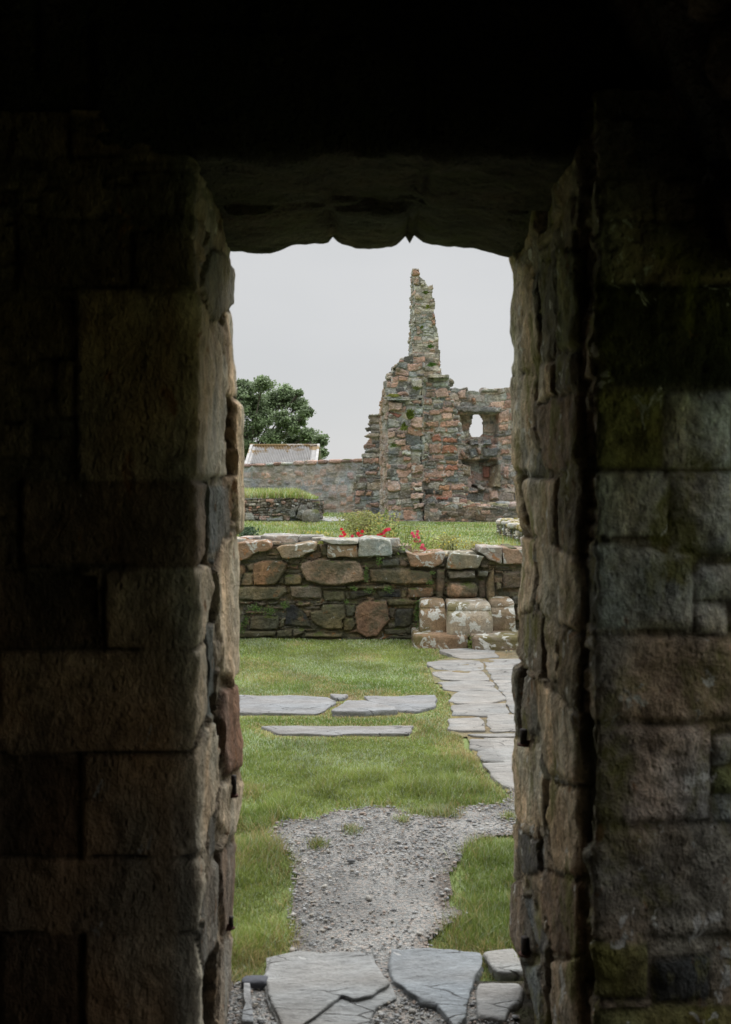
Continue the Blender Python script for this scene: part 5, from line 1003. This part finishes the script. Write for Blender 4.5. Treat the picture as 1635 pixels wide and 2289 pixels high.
mb = MB(); box(mb, ex0+.12, ex1-.1, 46.2, 50.6, -.1, ze-.02, (.3, .29, .27)); k = len(mb.V)
for x0 in (ex0+.14, ex1-.12): mb.add([(x0, 46.25, ze-.03), (x0, 50.55, ze-.03), (x0, 48.4, zr-.05)], None, [(0, 1, 2)], (.3, .29, .27))
mb.build('wall', M_harl, shed, False)

# ------------------------------------------------------------------ sycamore behind the garden wall
TY = 62.0
tree = empty('sycamore_tree', ((560-CX)*TY/F, TY, 0), 'broad dark green leafy tree rising behind the garden wall and the shed', 'tree')
E5 = lambda x, y: (520+x/5.075, 820+y/5.075)
rs = np.random.RandomState(21); bx = (560-CX)*TY/F
lob = [(340, 200, 105), (150, 270, 120), (600, 330, 115), (450, 420, 150), (250, 450, 150), (740, 430, 100), (850, 520, 72), (300, 650, 170), (600, 610, 130), (120, 760, 120), (860, 800, 110), (990, 840, 75), (1010, 980, 55), (660, 840, 110), (450, 800, 120),
       (60, 450, 150), (-60, 300, 140), (-150, 560, 190), (-60, 820, 190), (-330, 420, 190), (-420, 760, 200), (60, 960, 100), (200, 900, 90), (950, 1010, 45), (750, 300, 40), (90, 190, 50), (700, 700, 60), (780, 620, 50)]
V = []; C_ = []; lobc = []
for (x, y, r) in lob:
    px, py = E5(x, y); c = P(px, py, TY+rs.uniform(-1.8, 1.8)); rr = r/5.075*TY/F; lobc.append((c, rr))
    for j in range(int(14+rr*26)):      # sub clumps
        d = rs.normal(size=3); d /= np.linalg.norm(d); cc_ = c+d*rr*rs.uniform(.35, .95)*np.array([1, 1.1, 1]); cr_ = rs.uniform(.2, .42)*min(1, rr/1.0+.3)
        n = int(52*cr_/.25); dd = rs.normal(size=(n, 3)); dd /= np.linalg.norm(dd, axis=1)[:, None]; p = cc_+dd*cr_*rs.uniform(.3, 1.35, (n, 1))*np.array([1.15, 1.15, .7])
        V.append(p); t_ = rs.uniform(.8, 1.25); C_.append(np.tile(np.array((.17, .225, .12))*t_*(.85+.3*rs.rand()), (n, 1))*rs.uniform(.7, 1.35, (n, 1)))
Pp = np.vstack(V); Cc = np.vstack(C_); n = len(Pp)
nrm = rs.normal(size=(n, 3)); nrm[:, 2] = np.abs(nrm[:, 2])+.5; nrm[:, 1] -= .3; nrm /= np.linalg.norm(nrm, axis=1)[:, None]
A = np.cross(nrm, rs.normal(size=(n, 3))); A /= np.linalg.norm(A, axis=1)[:, None]; B = np.cross(nrm, A); sz = rs.uniform(.05, .105, (n, 1))
tip = Pp+A*sz*1.1-[0, 0, .02]; V = np.stack([Pp-A*sz, Pp-B*sz*.8+A*sz*.1, tip, Pp+B*sz*.8+A*sz*.1], 1).reshape(-1, 3)
mesh_obj('crown', V, np.arange(n*4).reshape(-1, 4), None, M_leaf, np.repeat(Cc, 4, 0), tree, smooth=False)
mb = MB(); hub = np.array([bx, TY, 2.6]); tube(mb, [(bx-.1, TY, -.1), (bx-.05, TY, 1.2), tuple(hub)], [.42, .34, .3], 10, (.12, .105, .085))
for c, rr in lobc:
    m1 = hub+(c-hub)*.5+rs.normal(size=3)*.18+[0, 0, -.25]; tube(mb, [hub-[0, 0, .3], hub+(m1-hub)*.5+[0, 0, .05], m1, c], [.11, .075, .05, .02], 6, (.09, .08, .065))
    for j in range(7):
        d = rs.normal(size=3); d /= np.linalg.norm(d); tube(mb, [m1+(c-m1)*.5, c+d*rr*.45, c+d*rr*.9+rs.normal(size=3)*.1], [.03, .018, .008], 4, (.09, .08, .065))
mb.build('trunk', M_bark, tree)

# ------------------------------------------------------------------ leafy plants
def leaf_cloud(mb, pts, sz, col, rs, up=.4, jit=.3):
    n = len(pts); nrm = rs.normal(size=(n, 3)); nrm[:, 2] = np.abs(nrm[:, 2])*1.0+up; nrm[:, 1] -= .5; nrm /= np.linalg.norm(nrm, axis=1)[:, None]
    A = np.cross(nrm, rs.normal(size=(n, 3))); A /= np.linalg.norm(A, axis=1)[:, None]; B = np.cross(nrm, A); s_ = sz*rs.uniform(.6, 1.3, (n, 1))
    V = np.stack([pts-A*s_, pts-A*s_*.1-B*s_*.62, pts+A*s_-[0, 0, 1]*s_*.2, pts-A*s_*.1+B*s_*.62], 1).reshape(-1, 3)
    c = np.array(col)*rs.uniform(1-jit, 1+jit, (n, 1)); mb.add(V, np.arange(n*4).reshape(-1, 4), None, np.repeat(c, 4, 0))
def wall_plant(px, py, w, h, label, col=(.075, .13, .028), n=90, sz=.008, Y=None, group='small plants growing from the joints of the low wall', name='wall_plant', seed=0, hang=0):
    rs = np.random.RandomState(900+int(px+py*3)); Y = Y or LWY-.05; p = P(px, py, Y); k = Y/F
    o = empty(name, (p[0], p[1], p[2]-h*k/2), label, 'plant', group)
    u = rs.normal(0, .42, n).clip(-1, 1); v = rs.normal(0, .42, n).clip(-1, 1)
    pts = np.stack([p[0]+u*w*k*.55, p[1]-.045+rs.uniform(-.04, .03, n), p[2]+v*h*k*.55], 1)
    mb = MB(); leaf_cloud(mb, pts, sz, col, rs); f = mb.build('leaves', M_leaf, o, smooth=False); 
    mb = MB()
    for j in range(0, n, 9): tube(mb, [p+[0, .02, -h*k*.2], (p+pts[j])/2+[0, -.01, .01], pts[j]], .0022*sz/.008, 3, (.10, .12, .04), False)
    mb.build('stems', M_leaf, o)
    return o
WPL = [(819, 1282, 14, 42, 'upright clump of leaves right of the biggest brown stone in the low wall', 120), (793, 1313, 16, 12, 'tiny leaf clump under the right end of the biggest brown stone', 50),
       (826, 1318, 24, 16, 'small trailing plant above the left black slate in the low wall', 70), (849, 1253, 18, 26, 'leafy plant under the grey capstone of the low wall', 110), (868, 1316, 24, 18, 'leafy rosette above the right black slate in the low wall', 110),
       (966, 1279, 12, 10, 'very small green sprig at the upper end of the upright brown slab', 36), (962, 1301, 18, 14, 'small plant at the foot of the long brown stone beside the upright slab', 60),
       (933, 1370, 16, 64, 'tall strip of creeping leaves along the left side of the pier base', 260), (573, 1359, 36, 22, 'spreading green plant in the lower left of the low wall, left of its neighbour', 190), (605, 1364, 30, 22, 'spreading green plant in the lower left of the low wall, between two others', 150),
       (638, 1350, 24, 18, 'small leafy plant just above the black triangular slate', 110), (538, 1404, 20, 24, 'leafy plant at the foot of the low wall beside the left jamb', 110), (552, 1384, 18, 30, 'loose trailing leaves down the left end of the low wall', 90), (775, 1344, 12, 10, 'tiny sprig above the square olive stone in the low wall', 30)]
for a in WPL: wall_plant(a[0], a[1], a[2], a[3], a[4], n=a[5])
wall_plant(1051, 1437, 18, 36, 'broad-leaved weed growing out of the gap between the two plinth stones', n=70, sz=.014, Y=9.12, col=(.15, .19, .04), group=None)
wall_plant(718, 1212, 14, 8, 'yellow-green moss cushion between two capstones of the low wall', n=110, sz=.006, Y=9.62, col=(.24, .25, .05), group=None, name='moss_cushion')
# ferns and weeds on the ruin
def fern(px, py, w, h, Y, label, col=(.07, .13, .03), n=46):
    w, h, n = w*.8, h*.8, int(n*.8)
    rs = np.random.RandomState(int(px*7+py)); p = P(px, py+h*.4, Y); k = Y/F; o = empty('fern', tuple(p), label, 'fern', 'ferns on the tall gable'); mb = MB()
    for j in range(n):
        a = rs.uniform(-1.3, 1.3); L = h*k*rs.uniform(.5, 1.1); d = np.array([math.sin(a)*w/h, -.35*rs.rand()-.1, math.cos(a)]); t = np.linspace(0, 1, 5)[:, None]
        c = p+rs.normal(size=3)*[w*k*.1, .02, .02]+d*L*t+np.array([0, -.1, -.45])*L*t**2; sd_ = np.array([math.cos(a), .1, -math.sin(a)])*.035*(1-t*.8)
        V = np.stack([c-sd_, c+sd_], 1).reshape(-1, 3); q = [(2*i, 2*i+1, 2*i+3, 2*i+2) for i in range(4)]; mb.add(V, q, None, np.array(col)*rs.uniform(.7, 1.4))
    mb.build('fronds', M_leaf, o, smooth=False); return o
fern(964, 812, 16, 14, 33.95, 'bright green fern at the foot of the pinnacle'); fern(962, 771, 14, 14, 34.1, 'green fern tuft low on the pinnacle', n=30); fern(956, 683, 10, 9, 34.1, 'small yellow-green tuft on the upper third of the pinnacle', (.16, .18, .04), 24)
fern(943, 730, 8, 8, 34.1, 'little fern halfway up the pinnacle', (.12, .15, .03), 20); fern(952, 652, 12, 8, 34.1, 'dark green tuft near the top of the pinnacle', (.08, .11, .03), 26)
fern(917, 920, 20, 44, 33.7, 'long hanging weed on the broken end of the gable under the grey ledge', (.14, .17, .04), 90); fern(903, 948, 14, 30, 33.75, 'weed hanging lower left on the broken end of the gable', (.13, .16, .04), 50)
fern(879, 882, 20, 8, 33.7, 'yellow grass fringe lying on the grey ledge of the gable', (.24, .24, .07), 50); fern(880, 993, 14, 10, 33.75, 'small green plant beside the pink stones halfway down the gable end', (.1, .14, .04), 30)
fern(930, 866, 14, 10, 33.7, 'weed below the rubble crest of the gable', (.13, .15, .05), 30)

# ------------------------------------------------------------------ rose bush
rs = np.random.RandomState(33); RY = 10.35
rose = empty('rose_bush', ((905-CX)*RY/F, RY, 0), 'straggling wild rose bush with red and pink flower clusters behind the low wall', 'rose bush')
mb = MB(); ml_ = MB()
tips = [(865, 1133), (880, 1150), (893, 1165), (850, 1165), (905, 1178), (920, 1170), (838, 1180), (765, 1188), (800, 1193), (780, 1195), (828, 1198), (852, 1190), (866, 1190), (932, 1198), (940, 1210), (948, 1224), (912, 1205), (895, 1205), (955, 1235), (925, 1236), (900, 1236), (970, 1205), (845, 1150), (870, 1165), (815, 1175), (960, 1185), (890, 1140), (935, 1180)]
for k, (px, py) in enumerate(tips):
    Y = RY+rs.uniform(-.25, .25)
    if py > 1228: Y = 9.62
    t = P(px, py, Y); b = np.array([(np.clip(px, 830, 930)+rs.uniform(-10, 10)-CX)*RY/F, RY+.1, .3 if py < 1228 else .85]); mid = b+(t-b)*.6+np.array([rs.uniform(-.08, .08), 0, .10+.05*rs.rand()])
    u = np.linspace(0, 1, 9)[:, None]; c = (1-u)**2*b+2*u*(1-u)*mid+u**2*t; tube(mb, c, np.linspace(.0045, .0018, 9), 4, (.2, .14, .07) if rs.rand() < .6 else (.13, .17, .05), False)
    n = rs.randint(50, 110); tt = rs.uniform(.25, 1, n); i = (tt*8).astype(int); pts = c[i]+rs.normal(0, .035, (n, 3)); colr = [(.15, .18, .04), (.1, .145, .035), (.24, .22, .06)][rs.randint(3)]
    leaf_cloud(ml_, pts, 0.017, np.array(colr)*1.7, rs)
    for q_ in range(3):
        e = c[rs.randint(4, 9)]; d = rs.normal(size=3)*.07; d[2] = abs(d[2]); tube(mb, [e, e+d], .0015, 3, (.2, .15, .08), False)
mb.build('branches', M_leaf, rose); ml_.build('foliage', M_leaf, rose, smooth=False)
def flower(px, py, r, col, Y, lab):
    mb = MB(); c = P(px, py, Y); ax0 = np.array([rs.uniform(-.4, .4), -1, rs.uniform(.1, .8)]); ax0 /= np.linalg.norm(ax0); A = np.cross(ax0, [0, 0, 1.]); A /= np.linalg.norm(A); B = np.cross(ax0, A)
    for ring, (np_, rr, tilt) in enumerate(((6, 1, .15), (5, .75, .5), (4, .48, .9), (3, .28, 1.2))):
        for j in range(np_):
            th = j*2*math.pi/np_+ring*.6+rs.uniform(-.15, .15); d = (A*math.cos(th)+B*math.sin(th)); s_ = np.cross(ax0, d); rad = r*rr; V = []
            for a_ in (0, .55, 1):
                for b_ in (-1, 0, 1): V.append(c+d*rad*a_*math.cos(tilt*.7*a_)+ax0*(rad*math.sin(tilt)*a_*.8+ring*.12*r-.15*rad*b_*b_*a_)+s_*b_*rad*.55*(.35+a_*.8-.35*(a_ == 1)*abs(b_)))
            mb.add(V, [(0, 1, 4, 3), (1, 2, 5, 4), (3, 4, 7, 6), (4, 5, 8, 7)], None, np.array(col)*rs.uniform(.8, 1.15))
    o = mb.build('flower', M_petal, rose); o['label'] = lab
RD, PKF = (.62, .035, .05), (.72, .10, .18)
for (px, py, k) in [(764, 1183, 0), (768, 1190, 0), (771, 1195, 0), (762, 1199, 1), (767, 1201, 1), (788, 1199, 1), (801, 1193, 0), (810, 1188, 0), (809, 1198, 0), (804, 1198, 0), (829, 1200, 0), (846, 1197, 0), (842, 1201, 0), (853, 1193, 0), (862, 1186, 0), (858, 1191, 1), (859, 1201, 0), (870, 1183, 1), (866, 1184, 1), (883, 1205, 0),
                    (922, 1192, 1), (933, 1195, 1), (929, 1202, 1), (936, 1202, 1), (929, 1209, 1), (938, 1210, 1), (925, 1198, 1), (945, 1219, 1), (950, 1227, 1), (943, 1224, 1), (934, 1188, 1)]:
    flower(px, py, .0155+.004*rs.rand(), PKF if (k and px > 900) else (RD if not k else (.66, .07, .12)), RY-.2+rs.uniform(-.08, .08) if py < 1215 else 9.75, 'pink double rose blossom' if (k and px > 900) else 'red double rose blossom')
# second, low bushy plants behind the wall
def shrub(name, px, py, w, h, Y, col, n, sz, label, flowers=0):
    rs = np.random.RandomState(int(px)); p = P(px, py, Y); k = Y/F; o = empty(name, (p[0], Y, 0), label, 'plant'); mb = MB()
    u = rs.normal(0, .45, n).clip(-1.1, 1.1); v = rs.uniform(-1, 1, n); pts = np.stack([p[0]+u*w*k*.5, Y+rs.normal(0, .12, n), p[2]+v*h*k*.5*(1-.35*np.abs(u))], 1)
    leaf_cloud(mb, pts, sz, col, rs); mb.build('foliage', M_leaf, o, smooth=False); mb = MB()
    for j in range(0, n, max(1, n//26)): tube(mb, [(p[0]+(pts[j][0]-p[0])*.4, Y, 0), (pts[j]+[p[0], Y, p[2]])/2, pts[j]], [.005, .004, .002], 3, (.14, .16, .06), False)
    mb.build('stems', M_leaf, o)
    if flowers:
        mb = MB(); f = rs.randint(0, n, flowers); leaf_cloud(mb, pts[f]+[0, -.03, .03], .011, (.62, .48, .03), rs, .2, .15); mb.build('blossoms', M_petal, o, smooth=False)
shrub('bushy_plant', 556, 1192, 44, 30, 10.7, (.045, .085, .04), 420, .016, 'dark blue-green bushy plant just behind the left end of the low wall')
shrub('yellow_weed', 1000, 1215, 90, 40, 10.6, (.3, .3, .1), 800, .013, 'airy weed with yellow flowers behind the middle capstones of the low wall', 70)
shrub('yellow_weed', 1060, 1222, 60, 22, 10.5, (.3, .29, .1), 420, .012, 'low weed with a few yellow flowers in front of the smooth lawn', 34)
shrub('yellow_weed', 815, 1172, 130, 60, 11.6, (.3, .31, .1), 1500, .016, 'pale yellow-green bushy weed behind the red roses', 40)
shrub('yellow_weed', 720, 1200, 70, 16, 10.8, (.26, .27, .08), 420, .013, 'low yellowish weed left of the roses', 24)
# iris leaves by the mossy wall
rs = np.random.RandomState(40); N = 46; x = P(1135, 0, 11.2)[0]+rs.normal(0, .09, N); y = 11.2+rs.normal(0, .1, N)
o = blades('iris_clump', x, y, np.full(N, .3), rs.uniform(.45, .78, N), np.full(N, .014), np.array([(.4, .36, .09)])*rs.uniform(.6, 1.1, (N, 1)), M_grass, .35, 44)
tag(o, 'clump of long yellow sword-shaped leaves behind the right end of the low wall', 'plant')
# a few daisies
DA = [(1132, 1467, 'left of the two daisies beside the pier base at the right jamb'), (1143, 1467, 'right of the two daisies beside the pier base at the right jamb'), (761, 1441, 'lone daisy in the far lawn close under the low wall'), (809, 1450, 'lone daisy in the far lawn below the red stone of the wall'), (532, 1483, 'daisy in the far lawn at the left jamb')]
for px, py, lab in DA:
    p = G(px, py); mb = MB(); tube(mb, [(p[0], p[1], 0), (p[0], p[1], .045)], .0012, 4, (.1, .15, .04), False); c = np.array([p[0], p[1]-.005, .047])
    for j in range(12):
        a = j*math.pi/6; d = np.array([math.cos(a), math.sin(a)*.8, .25]); s_ = np.array([-math.sin(a), math.cos(a), 0])*.0035; mb.add([c, c+d*.008-s_, c+d*.013, c+d*.008+s_], [(0, 1, 2, 3)], None, (.75, .75, .72))
    rock(mb, c+[0, 0, .003], (.009, .009, .006), (.6, .42, .03), 2, n=6)
    tag(mb.build('daisy', M_petal, base=(p[0], p[1], 0)), lab, 'daisy', 'daisies in the lawn')
